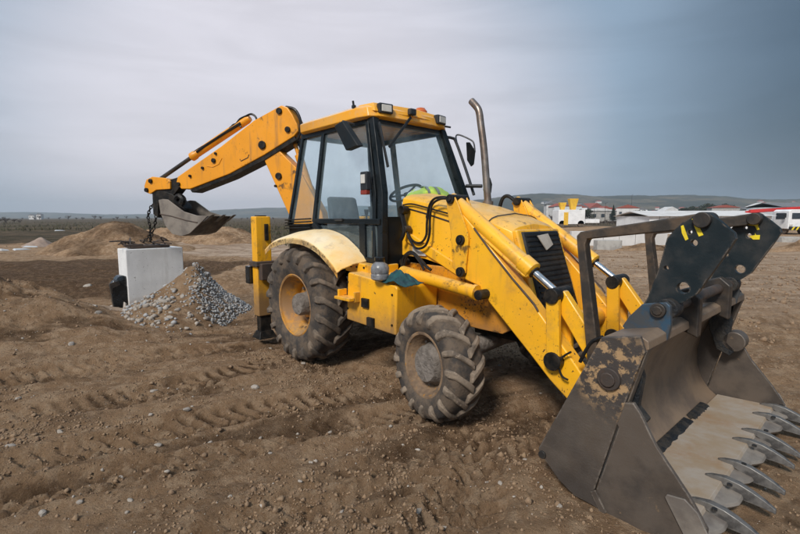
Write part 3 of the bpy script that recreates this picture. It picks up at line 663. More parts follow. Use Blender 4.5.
mb.loft([[gp(y, t, -.16) for y, t in ((-.37, -.03), (.37, -.03), (.385, 1.0), (-.385, 1.0))], [gp(y, t, -.015) for y, t in ((-.35, -.03), (.35, -.03), (.365, 1.0), (-.365, 1.0))]]); part('nose_panel', mb, 'yellow_clean', hood, .02)
mb = MB(); mb.loft([[gp(y, t, -.02) for y, t in ((-.30, .0), (.30, .0), (.315, .97), (-.315, .97))], [gp(y, t, .004) for y, t in ((-.285, .02), (.285, .02), (.30, .95), (-.30, .95))]]); gr_ = part('grille', mb, 'grille_mesh', hood, .006)
for k in range(15):
    t0 = .06+k*.06
    if .03 < t0 < .93: part('slat', MB().bar(gp(-.27, t0, .008), gp(.27, t0, .008), .012, .014), 'grille_mesh', gr_)
bp_ = [gp(y, t, 0) for y, t in ((-.12, .07), (.06, .05), (.10, .19), (-.03, .25))]
mb = MB().loft([[p+nrm*.016 for p in bp_], [p+nrm*.028 for p in bp_]]); part('badge_plate', mb, 'badge', gr_, .003, label='blank pale plate on the dark grille')
# hood seams and latches
for s in (-1, 1):
    mb = MB(); mb.tube([(1.19, s*.429, 1.80), (1.5, s*.429, 1.735), (1.95, s*.424, 1.625), (2.3, s*.414, 1.55)], .007, 6); part('seam_trim', mb, 'black_paint', hood)
    mb = MB(); mb.bar((1.25, s*.436, 1.50), (2.05, s*.436, 1.16), .03, .10); part('stiffener', mb, 'yellow_clean', hood, .01)
    part('latch', MB().box((1.55, s*.431, 1.70), (.05, .015, .03)), 'black_paint', hood, .004)
mb = MB(); rg = hood_ring(2.26, 1.704, .413, 1.45); mb.tube([p+(p-Vector((2.26, 0, 1.5))).normalized()*.002 for p in rg[1:10]], .005, 5); part('seam', mb, 'black_paint', hood)
mb = MB().prism(XZ([(413, 243), (425, 243), (426, 256), (413, 255)], -.44), -.448, -.43); part('plate', mb, 'plastic_white', hood)
# exhaust
ex = [at(488, 203, y=.34), at(487, 190, y=.34), at(484, 150, y=.34), at(480.5, 122, y=.34), at(479.5, 114, y=.34), at(477.5, 108, y=.34), at(471.5, 101, y=.345)]
mb = MB().tube(spline(ex, 5), .038, 18, cap=False); mb.tube(list(reversed(spline(ex, 5))), .032, 18, cap=False); mb.cyl(ex[0]-Vector((0, 0, .06)), ex[0]+Vector((0, 0, .02)), .055, 18); part('exhaust_pipe', mb, 'exhaust_metal', V, 0, 50)

# cab ------------------------------------------------------------------------
def cw(z): return .725-max(0, z-1.62)*.150                     # half width of the cab at height z
def cabp(px, py, out=0.):
    y = -.65
    for _ in range(8): p = at(px, py, y=y); y = -(cw(p.z)+out)
    return Vector((p.x, -cw(p.z), p.z))
def sd(p, s, out=0.): return Vector((p.x, s*(cw(p.z)+out), p.z))
A0, A1, A2 = Vector((.845, 0, 2.745)), Vector((1.125, 0, 1.94)), Vector((1.17, 0, 1.22))
B0, B1 = cabp(324, 127), cabp(314, 221); C0, C1 = cabp(303, 136), cabp(289, 222)
ZT = 2.745; B0.z = ZT; C0.z = ZT; B1.z = 1.64; C1.z = 1.60
cab = part('cab_frame', MB().box((.2, 0, 1.20), (1.9, 1.36, .05)), 'cab_black', V, .01)
def pillar(pts, w, d, s):
    rings = []
    for p in pts:
        q = sd(p, s); o_ = s*.012
        rings.append([Vector((q.x-w/2, q.y+o_, q.z)), Vector((q.x+w/2, q.y+o_, q.z)), Vector((q.x+w/2, q.y-s*d, q.z)), Vector((q.x-w/2, q.y-s*d, q.z))])
    part('pillar', MB().loft(rings), 'cab_black', cab, .008)
Adoor0, Adoor1, Adoor2 = A0-Vector((.10, 0, 0)), A1-Vector((.13, 0, 0)), A2-Vector((.10, 0, 0))
for s in (-1, 1):
    pillar([A0, A1, A2], .075, .07, s); pillar([Adoor0+Vector((.02, 0, 0)), Adoor1+Vector((.035, 0, 0)), Adoor2], .05, .05, s)
    pillar([B0, B1], .06, .05, s); pillar([C0, C1], .05, .06, s)
    for za, x0, x1, th in ((ZT-.03, C0.x, A0.x, .07), (1.65, B1.x, A1.x+.04, .06)):
        part('rail', MB().bar((x0, s*(cw(za)-.02), za), (x1, s*(cw(za)-.02), za), .06, th), 'cab_black', cab, .008)
    # lower cab side: door sill, slanted edge over the fender
    part('door_sill', MB().bar((.62, s*.71, 1.245), (1.17, s*.71, 1.245), .06, .07), 'cab_black', cab, .008)
    part('door_edge', MB().bar((B1.x+.03, s*.715, 1.62), (.60, s*.715, 1.24), .06, .10, (0, 1, 0)), 'cab_black', cab, .008)
    part('side_panel', MB().prism([(C1.x-.02, 1.20), (C1.x-.02, 1.60), (B1.x-.02, 1.625), (.60, 1.20)], s*.712, s*.69), 'cab_black', cab, .004)
    # louvres below the rear quarter window
    for k in range(4): part('louvre', MB().bar((C1.x-.06, s*(cw(1.62)+.012), 1.555+k*.035), (B1.x-.05, s*(cw(1.62)+.012), 1.575+k*.035), .03, .016), 'cab_black', cab, .003)
    # panes
    def pane(name, pts, off=-.02):
        q = [sd(p, s, off) for p in pts]; d_ = Vector((0, s*.006, 0)); part(name, MB().loft([[p for p in q], [p+d_ for p in q]]), 'cab_glass', cab)
    pane('quarter_window', [C0, B0, B1, C1]); pane('door_window', [B0, Adoor0, Adoor1+(Adoor2-Adoor1)*.36, B1+Vector((0, 0, .02))])
    lw = [Vector((B1.x+.12, 0, 1.60)), Vector((.84, 0, 1.61)), Vector((.86, 0, 1.28)), Vector((.62, 0, 1.28))]
    pane('lower_window', lw); part('lower_mullion', MB().bar((.89, s*.71, 1.24), (.88, s*.71, 1.64), .05, .10, (1, 0, 0)), 'cab_black', cab, .006)
    pane('front_quarter_window', [Vector((.93, 0, 1.61)), Vector((1.10, 0, 1.61)), Vector((1.12, 0, 1.28)), Vector((.94, 0, 1.28))])
    part('door_handle', MB().bar((.42, s*(cw(1.66)+.03), 1.67), (.56, s*(cw(1.66)+.03), 1.67), .03, .03), 'black_paint', cab, .006)
# front and rear screens and their rails
q = [Vector((A0.x, -cw(ZT)+.04, ZT)), Vector((A0.x, cw(ZT)-.04, ZT)), Vector((A1.x+.01, cw(1.7)-.04, 1.70)), Vector((A1.x+.01, -cw(1.7)+.04, 1.70))]
part('windscreen', MB().loft([q, [p+Vector((.006, 0, 0)) for p in q]]), 'cab_glass', cab)
q = [Vector((C0.x, -cw(ZT)+.04, ZT)), Vector((C0.x, cw(ZT)-.04, ZT)), Vector((C1.x, cw(1.6)-.04, 1.6)), Vector((C1.x, -cw(1.6)+.04, 1.6))]
part('rear_screen', MB().loft([q, [p-Vector((.006, 0, 0)) for p in q]]), 'cab_glass', cab)
0 and part('rear_mullion', MB().bar((C0.x, 0.05, ZT), (C1.x, .05, 1.6), .05, .05, (1, 0, 0)), 'cab_black', cab, .006)
0 and part('rear_rail', MB().bar((C0.x*.5+C1.x*.5, -.6, 2.32), (C0.x*.5+C1.x*.5, .6, 2.32), .04, .06), 'cab_black', cab, .006)
for p0, z in ((A0, ZT-.02), (C0, ZT-.02)): part('rail', MB().bar((p0.x-.02, -.56, z), (p0.x-.02, .56, z), .07, .07), 'cab_black', cab, .006)
part('rail', MB().bar((C1.x, -.7, 1.55), (C1.x, .7, 1.55), .06, .12), 'cab_black', cab, .006)
part('firewall', MB().box((1.16, 0, 1.45), (.03, 1.38, .5)), 'cab_black', cab)
# interior
sc = .02
st = part('seat', MB().loft([[(x+sc-.3, y, z) for x, y, z in r] for r in ([(-.22, -.25, 1.52), (.25, -.25, 1.55), (.25, .25, 1.55), (-.22, .25, 1.52)], [(-.24, -.26, 1.62), (.27, -.26, 1.64), (.27, .26, 1.64), (-.24, .26, 1.62)])]).loft([[(x+sc-.3, y, z) for x, y, z in r] for r in ([(-.20, -.24, 1.64), (-.10, -.24, 1.64), (-.10, .24, 1.64), (-.20, .24, 1.64)], [(-.28, -.22, 1.97), (-.18, -.23, 1.97), (-.18, .23, 1.97), (-.28, .22, 1.97)])]), 'seat_fabric', cab, .04)
part('pedestal', MB().box((sc-.28, 0, 1.37), (.34, .4, .30)), 'dash_plastic', st, .02)
db = part('dashboard', MB().loft([[(1.02, -.28, 1.3), (1.15, -.28, 1.3), (1.15, .28, 1.3), (1.02, .28, 1.3)], [(.94, -.26, 1.80), (1.14, -.30, 1.90), (1.14, .30, 1.90), (.94, .26, 1.80)]]), 'dash_plastic', cab, .03)
mb = MB(); cwx = Vector((.80, -.02, 1.97)); ax = Vector((-.45, 0, .89)).normalized(); e1 = Vector((0, 1, 0)); e2 = ax.cross(e1)
ring = [cwx+e1*.19*math.cos(k*math.pi/14)+e2*.19*math.sin(k*math.pi/14) for k in range(29)]; mb.tube(ring, .016, 8)
for k in (0, 1, 2): mb.cyl(cwx-ax*.02, cwx+e1*.185*math.cos(k*2.1+.5)+e2*.185*math.sin(k*2.1+.5), .012, 8)
mb.cyl(cwx, cwx-ax*.3, .03, 10); part('steering_wheel', mb, 'black_paint', cab)
mb = MB()
for k in range(4): mb.cyl((.75+k*.07, -.56, 1.28), (.72+k*.07, -.54, 1.72+.03*(k % 2)), .010, 8); mb.tube([(.72+k*.07, -.54, 1.72+.03*(k % 2)), (.718+k*.07, -.54, 1.78+.03*(k % 2))], [.02, .024], 8)
part('lever_bank', mb, 'black_paint', cab)
part('headliner', MB().box((.2, 0, ZT+.01), (1.2, 1.04, .02)), 'dash_plastic', cab)
# roof
def roof_ring(z, xr, xf, hr, hf): return [Vector((xr, -hr+.05, z)), Vector((xr+.06, -hr, z)), Vector((xf-.22, -hf-.02, z)), Vector((xf-.08, -hf+.02, z)), Vector((xf, -hf+.14, z)), Vector((xf+.03, 0, z)), Vector((xf, hf-.14, z)), Vector((xf-.08, hf-.02, z)), Vector((xf-.22, hf+.02, z)), Vector((xr+.06, hr, z)), Vector((xr, hr-.05, z))]
mb = MB().loft([roof_ring(2.735, -.52, .86, .60, .60), roof_ring(2.75, -.54, .93, .625, .625), roof_ring(2.85, -.55, .90, .625, .62), roof_ring(2.885, -.50, .84, .57, .57), roof_ring(2.905, -.3, .66, .40, .42)])
for i in range(44, 55):                                            # the brow over the windscreen is the highest
    pass
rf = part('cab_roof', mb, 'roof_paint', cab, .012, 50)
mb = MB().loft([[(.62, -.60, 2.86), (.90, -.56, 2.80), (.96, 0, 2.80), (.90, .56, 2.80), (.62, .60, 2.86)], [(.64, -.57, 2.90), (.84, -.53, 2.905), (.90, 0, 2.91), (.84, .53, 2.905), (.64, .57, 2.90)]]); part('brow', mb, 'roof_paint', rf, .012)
for yl, zl, rz in ((-.43, 2.845, -.16), (.43, 2.845, .16)):
    M3 = Matrix.Rotation(rz, 3, 'Z'); c_ = Vector((.912, yl, zl-.008)); wl_ = part('work_light', MB().box(c_, (.07, .17, .105), M3), 'black_paint', rf, .012)
    part('lens', MB().box(c_+M3 @ Vector((.038, 0, 0)), (.012, .12, .07), M3), 'lamp_lens', wl_, .004)
for p0 in (Vector((.62, -.62, 2.88)),): part('bracket', MB().cyl(p0, p0+Vector((0, -.01, .06)), .012, 8).box(p0+Vector((0, 0, .0)), (.04, .03, .03)), 'black_paint', rf)
part('bracket', MB().cyl((.83, .60, 2.80), (.84, .70, 2.80), .012, 8), 'black_paint', rf)
bc = Vector((.72, .30, 2.90)); mb = MB(); pr = [(.0, .13), (.05, .12), (.075, .08), (.08, 0.0)]
mb.loft([[bc+Vector((r*math.cos(k*math.pi/8), r*math.sin(k*math.pi/8), z)) for k in range(16)] for r, z in ((.08, 0), (.078, .05), (.05, .085), (.012, .095))]); part('beacon', mb, 'amber', rf)
# wiper
wr = at(412, 112, x=.97); part('wiper_motor', MB().box(wr, (.06, .09, .07)), 'black_paint', rf, .012)
w0, w1 = at(411, 117, x=.95), at(389, 147, x=1.0); wp = part('wiper_arm', MB().bar(w0, w1, .03, .014, (1, 0, 0)), 'black_paint', cab, .003)
w2 = at(383, 145, x=.985); part('wiper_blade', MB().bar(at(379, 122, x=.94), at(388, 167, x=1.06), .016, .03, (1, 0, 0)), 'black_paint', wp, .003)
# near mirror, marker lamp, far mirror, handrails
mp_ = [at(a, b, y=-.80) for a, b in ((336, 126), (344, 121), (360, 146), (348, 151))]
mi = part('mirror', MB().loft([[p+Vector((0, -.03, 0)) for p in mp_], [p+Vector((0.03, .03, 0)) for p in mp_]]), 'mirror_back', cab, .012)
part('mirror_arm', MB().tube([(.60, -.60, 2.70), at(343, 121, y=-.70), at(348, 130, y=-.79)], .011, 8), 'black_paint', mi)
lp = at(365.5, 181, y=-.74); ml = part('marker_lamp', MB().box(lp, (.11, .06, .19)), 'black_paint', cab, .012)
part('lens', MB().box(lp+Vector((.0, -.034, .02)), (.065, .012, .09)), 'lamp_lens', ml, .003); part('indicator', MB().box(lp+Vector((0, -.006, -.115)), (.10, .05, .045)), 'red_lens', ml, .006)
hr_ = [at(446, 137, y=.68), at(452, 138, y=.76), at(456, 142, y=.80), at(466, 170, y=.82), at(474, 195, y=.82)]
hrl = part('handrail', MB().tube(spline(hr_, 5), .018, 8), 'black_paint', cab)
part('rail_brace', MB().tube([at(466, 186, y=.74), at(482, 186, y=.80)], .022, 8), 'black_paint', hrl)
m2p = [at(a, b, y=.95) for a, b in ((466, 142), (470, 142), (475.5, 151), (474, 164), (471, 166.5), (467, 160))]
fm = part('mirror', MB().loft([m2p, [p+Vector((-.03, .04, 0)) for p in m2p]]), 'mirror_back', cab, .01)
part('mirror_arm', MB().tube(spline([at(457, 143, y=.80), at(456, 136, y=.86), at(460, 135, y=.9), at(471, 140, y=.95), at(474, 144, y=.96), at(475, 152, y=.96)], 5), .010, 8), 'black_paint', fm)
ip = [at(a, b, y=.72) for a, b in ((484, 178), (490, 177), (492, 184), (491, 193), (486, 197), (483, 190))]
part('mirror', MB().loft([ip, [p+Vector((-.04, .06, 0)) for p in ip]]), 'mirror_back', cab, .012)

# loader ----------------------------------------------------------------------
YA = .52
armpoly = XZ([(449, 217), (458, 208), (467, 219), (500, 260), (533, 304), (550, 328), (571, 358), (590, 386), (588, 402), (575, 408), (566, 399), (549, 380), (530, 355), (489, 303), (478, 286), (463, 279), (452, 268)], -.585)
for s in (-1, 1):
    mb = MB().prism(armpoly, s*.585, s*.46); arm = part('loader_arm', mb, 'yellow_clean', V, .016)
    lev = XZ([(447, 199), (450, 195), (455, 196.5), (459, 204), (468.5, 233), (469, 240), (466.5, 266), (466, 273), (461, 277), (456.5, 272), (455, 262), (451.5, 232), (447.5, 208)], -.60)
    lv = part('lever_plate', MB().prism(lev, s*.612, s*.592), 'yellow_clean', V, .006)
    part('lever_plate', MB().prism(lev, s*.45, s*.43), 'yellow_clean', V, .006)
    for (a, b), r in (((451, 199), .042), ((461, 240), .045), ((461, 272), .045)):
        p = at(a, b, y=-.612); mb = MB().cyl((p.x, s*.40, p.z), (p.x, s*.635, p.z), r, 16); mb.cyl((p.x, s*.635, p.z), (p.x, s*.648, p.z), r*.6, 8); part('pin', mb, 'black_grease', lv, .004)
    # dump ram
    a_, b_ = Vector((1.93, s*.515, 1.865)), Vector((3.013, s*.53, 1.116)); d_ = (b_-a_); ex_ = a_+d_*.80
    rm = part('dump_cylinder', MB().tube([a_, a_+d_*.03, a_+d_*.05, a_+d_*.70, a_+d_*.705, a_+d_*.79, a_+d_*.80], [.055, .06, .066, .066, .076, .076, .055], 20), 'yellow_clean', V, 0, 50)
    part('cylinder_rod', MB().cyl(ex_-d_*.02, b_-d_*.03, .030, 16), 'chrome', rm); part('gland', MB().cyl(ex_-d_*.005, ex_+d_*.006, .05, 16), 'black_grease', rm)
    pp = [a_+d_*t+Vector((0, -s*.01 if False else s*.05, -.065)) for t in (.10, .14, .5, .74, .78)]; pp[0] += Vector((0, 0, .05)); pp[-1] += Vector((0, 0, .045)); part('feed_pipe', MB().tube(spline(pp, 4), .014, 8), 'yellow_clean', rm)
    # lift ram
    a_, b_ = at(404, 271, y=-.60), at(485, 294, y=-.60); a_.y = b_.y = s*.63; d_ = b_-a_
    lr = part('lift_cylinder', MB().tube([a_, a_+d_*.02, a_+d_*.9, a_+d_*.905, a_+d_*.94], [.05, .058, .058, .066, .066], 18), 'yellow', V, 0, 50)
    part('cylinder_rod', MB().cyl(a_+d_*.9, b_, .03, 14), 'chrome', lr); part('pin', MB().cyl((b_.x, s*.55, b_.z), (b_.x, s*.70, b_.z), .042, 14), 'black_grease', lr, .004)
    # steel feed line along the arm
    ln = [at(a, b, y=-.592) for a, b in ((474, 228), (490, 250), (512, 278), (534, 304), (538, 311))]
    part('pipe_line', MB().tube([Vector((p.x, s*.592, p.z)) for p in ln], .008, 8), 'rust_steel', arm)
    # crowd links at the front of the arm
    up, lo_, bk = Vector((3.013, 0, 1.116)), at(553.5, 361, y=-.62), Vector((3.33, 0, .70))
    for y_, nm in ((.615, 0), (.43, 1)):
        w_ = .055; dd = (up-lo_); dd.y = 0; nx_ = Vector((dd.z, 0, -dd.x)).normalized()
        lk = part('crowd_link', MB().prism([(q_.x, q_.z) for q_ in (lo_-nx_*w_-dd*.03, lo_+nx_*w_-dd*.03, up+nx_*w_*.95+dd*.02, up-nx_*w_*.95+dd*.02)], s*(y_+.02), s*(y_-.02)), 'yellow_clean', V, .008)
        bo = Vector((lo_.x, 0, lo_.z)); part('bush', MB().cyl((bo.x, s*(y_-.03), bo.z), (bo.x, s*(y_+.035), bo.z), .07, 18), 'black_grease', lk, .005)
    part('link_pin', MB().cyl((up.x, s*.40, up.z), (up.x, s*.655, up.z), .058, 18), 'black_grease', V, .005)
    tl = [(up.x-.01, up.z+.055), (up.x+.06, up.z+.03), (3.42, .70), (3.40, .60), (3.33, .58), (up.x-.04, up.z-.04)]
    part('tilt_link', MB().prism(tl, s*.565, s*.49), 'yellow_clean', V, .012)
part('cross_tube', MB().cyl((2.86, -.47, .78), (2.86, .47, .78), .09, 20), 'yellow', V)
part('front_guard', MB().box((2.62, 0, .80), (.10, .7, .24)), 'black_grease', V, .02)
# hoses on the near side of the cab and over the hood
def hose(pts, y, r=.014, name='hose', m='rubber_hose'):
    q = [at(a, b, y=(c[0] if c else y)) for a, b, *c in pts]; part(name, MB().tube(spline(q, 6), r, 8), m, V)
hose([(449, 198), (442, 197), (434, 199), (429, 207), (427, 222), (426, 236), (420, 243), (412, 240), (407, 230), (404, 218), (402, 208)], -.47, .012)
hose([(449, 198.5), (440, 199), (432, 205), (430, 218), (429.5, 234), (425, 246), (416, 248), (409, 238), (406, 226), (403, 214)], -.50, .012)
hose([(403, 205), (412, 204), (428, 208), (450, 214)], -.45, .008)
hose([(402, 268), (404, 257), (411, 252), (419, 258), (426, 266), (431, 270)], -.56, .015)
hose([(404, 266), (407, 256), (413, 254), (420, 262), (424, 270)], -.60, .013)
hose([(401, 240), (404, 232), (403, 222), (401, 214)], -.52, .02)
hose([(571, 352), (563, 357), (559, 366), (562, 376), (568, 380)], -.63, .008)
hose([(603, 337), (592, 342), (585, 352), (580, 362)], -.66, .013)
for a, b, r in ((403, 210, .045), (406, 229, .035), (404, 262, .04)):
    p = at(a, b, y=-.50); part('hose_fitting', MB().cyl(p-Vector((0, .03, 0)), p+Vector((0, .05, 0)), r, 14), 'black_grease' if r > .036 else 'steel_dark', V, .004)
p = [at(a, b, y=.45) for a, b in ((514, 200), (508, 196), (503, 198), (500, 206))]; part('hose', MB().tube(spline(p, 5), .02, 8), 'rubber_hose', V)

# bucket ------------------------------------------------------------------------
BW = 1.13
bk = part('loader_bucket', MB().prism([(3.85, .985), (3.845, 1.03), (3.80, 1.055), (3.60, 1.01), (3.44, .66), (3.25, .2), (3.30, .12), (3.40, .05), (3.52, .012), (3.66, .01), (3.70, .085), (3.64, .13), (3.575, .22), (3.535, .34), (3.525, .48), (3.55, .62), (3.61, .76), (3.70, .89)], -BW+.02, BW-.02), 'bucket_worn', V, .006, 40, label='worn steel loader bucket with brown moldboard')
sideA = XZ([(541, 453), (539, 448), (602, 337), (641, 336), (646, 352), (643, 358), (618, 424), (595, 490), (604, 511), (575, 495), (560, 480)], -BW)
for s in (-1, 1):
    sa_ = part('side_plate', MB().prism(sideA, s*(BW+.012), s*(BW-.018)), 'bucket_side', bk, .006)
    fe = XZ([(641, 338), (646, 352), (620, 424), (614, 424)], -BW); part('edge_flange', MB().prism(fe, s*(BW-.0185), s*(BW-.08)), 'bucket_outer', sa_, .006)
    p = at(609, 379, y=-BW-.02); mb = MB().cyl((p.x, s*(BW-.05), p.z), (p.x, s*(BW+.035), p.z), .065, 22); mb.cyl((p.x, s*(BW+.035), p.z), (p.x, s*(BW+.05), p.z), .042, 12); part('pivot_pin', mb, 'rust_steel', sa_, .006)
    p = at(542, 455, y=-BW-.02); part('bolt', MB().cyl((p.x, s*BW, p.z), (p.x, s*(BW+.025), p.z), .026, 12), 'steel_dark', sa_, .003)
    clam = XZ([(619, 427), (612, 415), (622, 402), (634, 403), (641, 414), (657, 447), (690, 497), (708, 530), (706, 545), (690, 545), (640, 534), (606, 513), (596, 491)], -BW)
    cp = part('clam_side', MB().prism(clam, s*(BW+.008), s*(BW-.022)), 'bucket_outer', bk, .006)
    cutp = XZ([(666, 496), (668, 493), (686, 498), (699, 512), (712, 540), (706, 552), (694, 552)], -BW); part('side_cutter', MB().prism(cutp, s*(BW+.022), s*(BW+.0085)), 'bucket_edge', cp, .004)
    rib = XZ([(592, 490), (597, 489), (608, 511), (603, 514)], -BW); part('seam_rib', MB().prism(rib, s*(BW+.026), s*(BW+.0125)), 'bucket_outer', cp, .003)
    # clam arm and lift boss inside the side
    part('clam_arm', MB().prism([(3.60, .95), (3.74, .97), (3.80, .80), (3.78, .62), (3.84, .56), (3.80, .50), (3.70, .54), (3.64, .70)], s*(BW-.10), s*(BW-.16)), 'mud_black', cp, .01)
    if s > 0: part('clam_boss', MB().cyl((3.82, s*(BW-.16), .63), (3.82, s*(BW-.02), .63), .085, 20), 'bucket_outer', cp, .008)
fl = part('clam_floor', MB().prism([(3.705, .045), (3.705, .098), (4.10, .112), (4.112, .09), (4.10, .05)], -BW+.024, BW-.024), 'bucket_floor', bk, .003)
ed = MB(); ys = np.linspace(-BW+.024, BW-.024, 7*8+1); tc_ = [-.91+.335*i for i in range(7)]
rings = []
for y in ys:
    g = min(abs(y-c) for c in tc_)/.1675; xf = 4.215-.055*sstep(.25, 1.0, np.array(g))*1.0; xf = float(xf)
    rings.append([(4.104, y, .05), (4.104, y, .094), (xf-.01, y, .075), (xf, y, .058), (xf-.02, y, .035)])
ed.loft(rings); part('cutting_edge', ed, 'bucket_edge', fl, .003)
tm_ = MB(); TS = [(4.015, .118, .108, .006), (4.05, .130, .10, .020), (4.12, .140, .095, .030), (4.19, .130, .040, .031), (4.25, .108, .040, .028), (4.31, .080, .034, .023), (4.365, .046, .020, .016)]
tm_.loft([[(x, -w, zb), (x, w, zb), (x, w*.75, zt), (x, -w*.75, zt)] for x, zt, zb, w in TS]); tme = tm_.mesh('tooth'); tme.materials.append(MATS['tooth_steel'])
bt = MB().cyl((4.155, 0, .13), (4.155, 0, .140), .014, 10).mesh('bolt'); bt.materials.append(MATS['mud_black'])
for i, y in enumerate(tc_):
    o = bpy.data.objects.new('tooth', tme); C.objects.link(o); o.parent = bk; o.location = (random.uniform(-.006, .006), y+random.uniform(-.006, .006), 0); o.rotation_euler = (0, 0, random.uniform(-.02, .02)); finish(o, .006)
    b = bpy.data.objects.new('bolt', bt); C.objects.link(b); b.parent = o
# packed black mud along the joint and on some teeth
sm = MB(); r_ = random.Random(3)
for a, b in ((-1.0, .30), (.36, .74)):
    yy = np.linspace(a, b, 40); sm.loft([[(3.685, y, .095), (3.735+r_.uniform(-.008, .008), y, .098), (3.725, y, .106+r_.uniform(0, .004)), (3.69, y, .116+r_.uniform(-.003, .004)), (3.665, y, .118)] for y in yy])
part('packed_mud', sm, 'mud_black', bk)
# folded pallet forks on the bucket ------------------------------------------------
YF = .72
def px_circle(px, py, r, y):
    p = at(px, py, y=y); return circle(p.x, p.z, r)
plate = XZ([(702, 213), (709, 213.5), (720, 221), (734, 233), (735.5, 239), (727, 252), (706, 281), (697, 294), (682, 303), (664, 303), (641, 308), (648, 297), (659, 268), (667, 238), (680, 224), (692, 216.5)], -YF)
holes = [px_circle(683, 288, .034, -YF), px_circle(694, 243, .019, -YF), px_circle(690, 232, .012, -YF), px_circle(666, 268, .014, -YF)]
pe = [px_circle(681, 227, .01, -YF)]
for s in (-1, 1):
    fk = part('fork_plate', MB().prism_holes(plate, holes, s*(YF+.0), s*(YF-.055)), 'fork_paint', V, .004, label='dark folded pallet fork shank standing above the bucket')
    tp = XZ([(703, 212), (707, 222), (692, 229), (583, 239.5), (581, 245), (592, 335), (595, 375), (584, 375), (580, 330), (572.5, 245), (572, 236), (576, 232), (600, 228), (660, 219)], -YF)
    part('fork_tine', MB().prism(tp, s*(YF-.058), s*(YF-.138)), 'fork_bar', fk, .01)
    p = at(703, 220, y=-YF); mb = MB().cyl((p.x, s*(YF-.15), p.z), (p.x, s*(YF+.035), p.z), .045, 20); part('bolt', mb, 'steel_dark', fk, .006)
    ear = XZ([(623, 326), (630, 316), (643, 304), (667, 302), (671, 306), (671.5, 325), (668, 340), (656, 346), (648, 352), (636, 341), (630, 333)], -YF-.10)
    er = part('hinge_ear', MB().prism(ear, s*(YF+.115), s*(YF+.075)), 'ear_paint', bk, .006, label='blue-grey hinge ear')
    p = at(659, 310, y=-YF-.11); part('bolt', MB().cyl((p.x, s*(YF+.03), p.z), (p.x, s*(YF+.14), p.z), .042, 18).cyl((p.x, s*(YF+.14), p.z), (p.x, s*(YF+.150), p.z), .028, 8), 'steel_dark', er, .005)
    part('hinge_collar', MB().cyl((p.x+.02, s*(YF-.06), p.z-.0), (p.x+.02, s*(YF+.06), p.z), .062, 22), 'mud_black', fk, .008)
    part('clamp', MB().prism([(p.x-.09, 1.0), (p.x+.10, .93), (p.x+.10, p.z+.03), (p.x+.03, p.z+.09), (p.x-.07, p.z+.05)], s*.42, s*.34), 'steel_dark', bk, .012)
p = at(659, 310, y=-YF-.11); part('hinge_rod', MB().cyl((p.x+.02, -.70, p.z), (p.x+.02, .70, p.z), .036, 18), 'rust_steel', bk)
def marks(pl, y, y2):
    for poly in pl: part('paint_mark', MB().prism(XZ(poly, y), y2-.0025, y2+.001), 'mark_paint', V)
marks([[(681, 226), (683.5, 225), (686, 232), (688.5, 239), (685.5, 240.5), (682, 233)], [(692, 219), (695, 217), (697, 223), (701, 230), (703.5, 235), (699, 236.5), (695, 228)]], -YF, -YF)
marks([[(752, 216), (755, 216.5), (757, 221), (759, 222), (758, 226), (759.5, 229.5), (757, 230), (755, 226), (748, 225), (749, 223), (753, 222)], [(749, 236), (755, 235), (755, 233), (756, 235), (760, 235), (759.5, 239.5), (753, 239.5)]], YF-.06, YF-.0575)
# stabilisers and rear frame ---------------------------------------------------------
for s in (-1, 1):
    sl = part('stabiliser_leg', MB().box((-1.10, s*.90, 1.04), (.15, .215, 1.34)), 'yellow', V, .014)
    part('top_slot', MB().box((-1.015, s*.865, 1.50), (.03, .05, .22)).box((-1.1, s*.9, 1.714), (.10, .12, .02)), 'black_grease', sl, .004)
    part('inner_leg', MB().box((-1.10, s*.90, .28), (.11, .16, .34)), 'black_grease', sl, .01)
    part('foot', MB().loft([[(-1.22, s*.90-.13, .06), (-.98, s*.90-.13, .06), (-.98, s*.90+.13, .06), (-1.22, s*.90+.13, .06)], [(-1.17, s*.90-.09, .16), (-1.03, s*.90-.09, .16), (-1.03, s*.90+.09, .16), (-1.17, s*.90+.09, .16)]]), 'black_grease', sl, .008)
    part('leg_clamp', MB().box((-1.08, s*.90, 1.08), (.22, .29, .07)).box((-.96, s*.90, .98), (.10, .20, .22)), 'rust_steel', V, .012)
    part('rear_lamp', MB().box((-1.25, s*.99, .92), (.12, .12, .24)), 'black_plastic', V, .012)
    part('frame_rail', MB().box((-1.08, 0, 1.0 if s < 0 else .55), (.12, 1.6, .12)), 'yellow', V, .01)
part('rear_plate', MB().box((-1.06, 0, .78), (.05, 1.5, .34)), 'black_grease', V, .01)
# backhoe ------------------------------------------------------------------------------
SL = R(180+30); BX = -1.30; dv = Vector((math.cos(SL), math.sin(SL), 0)); nl = Vector((-dv.y, dv.x, 0))
def BF(s_, t_, z_): return Vector((BX, 0, 0))+dv*s_+nl*t_+Vector((0, 0, z_))
def bp(px, py, t_=0.):
    d = VI.to_3x3() @ ray_w(px, py); o = VO-Vector((BX, 0, 0)); k = (t_-o.dot(nl))/d.dot(nl); P_ = o+d*k
    return (P_.dot(dv), P_.z)
def bpoly(pts, t_): return [bp(a, b, t_) for a, b in pts]
part('king_post', MB().cyl(BF(0, 0, .45), BF(0, 0, 1.25), .13, 20).box(BF(.08, 0, .85), (.34, .34, .36)), 'yellow_old', V, .01)
bo = bpoly([(258, 146), (263, 139), (272, 141), (281, 152), (300, 171), (322, 212), (330, 258), (318, 275), (304, 250), (290, 217)], .09)
bm_ = part('boom', MB().prism(bo, .10, -.10, BF), 'yellow_old', V, .016)
dp = bpoly([(281, 105), (287, 107), (292, 114), (297, 124), (298, 131), (294, 136), (264, 155), (229, 174), (190, 189), (181, 189), (176, 182), (177.5, 176.5), (221, 146), (254, 120)], .13)
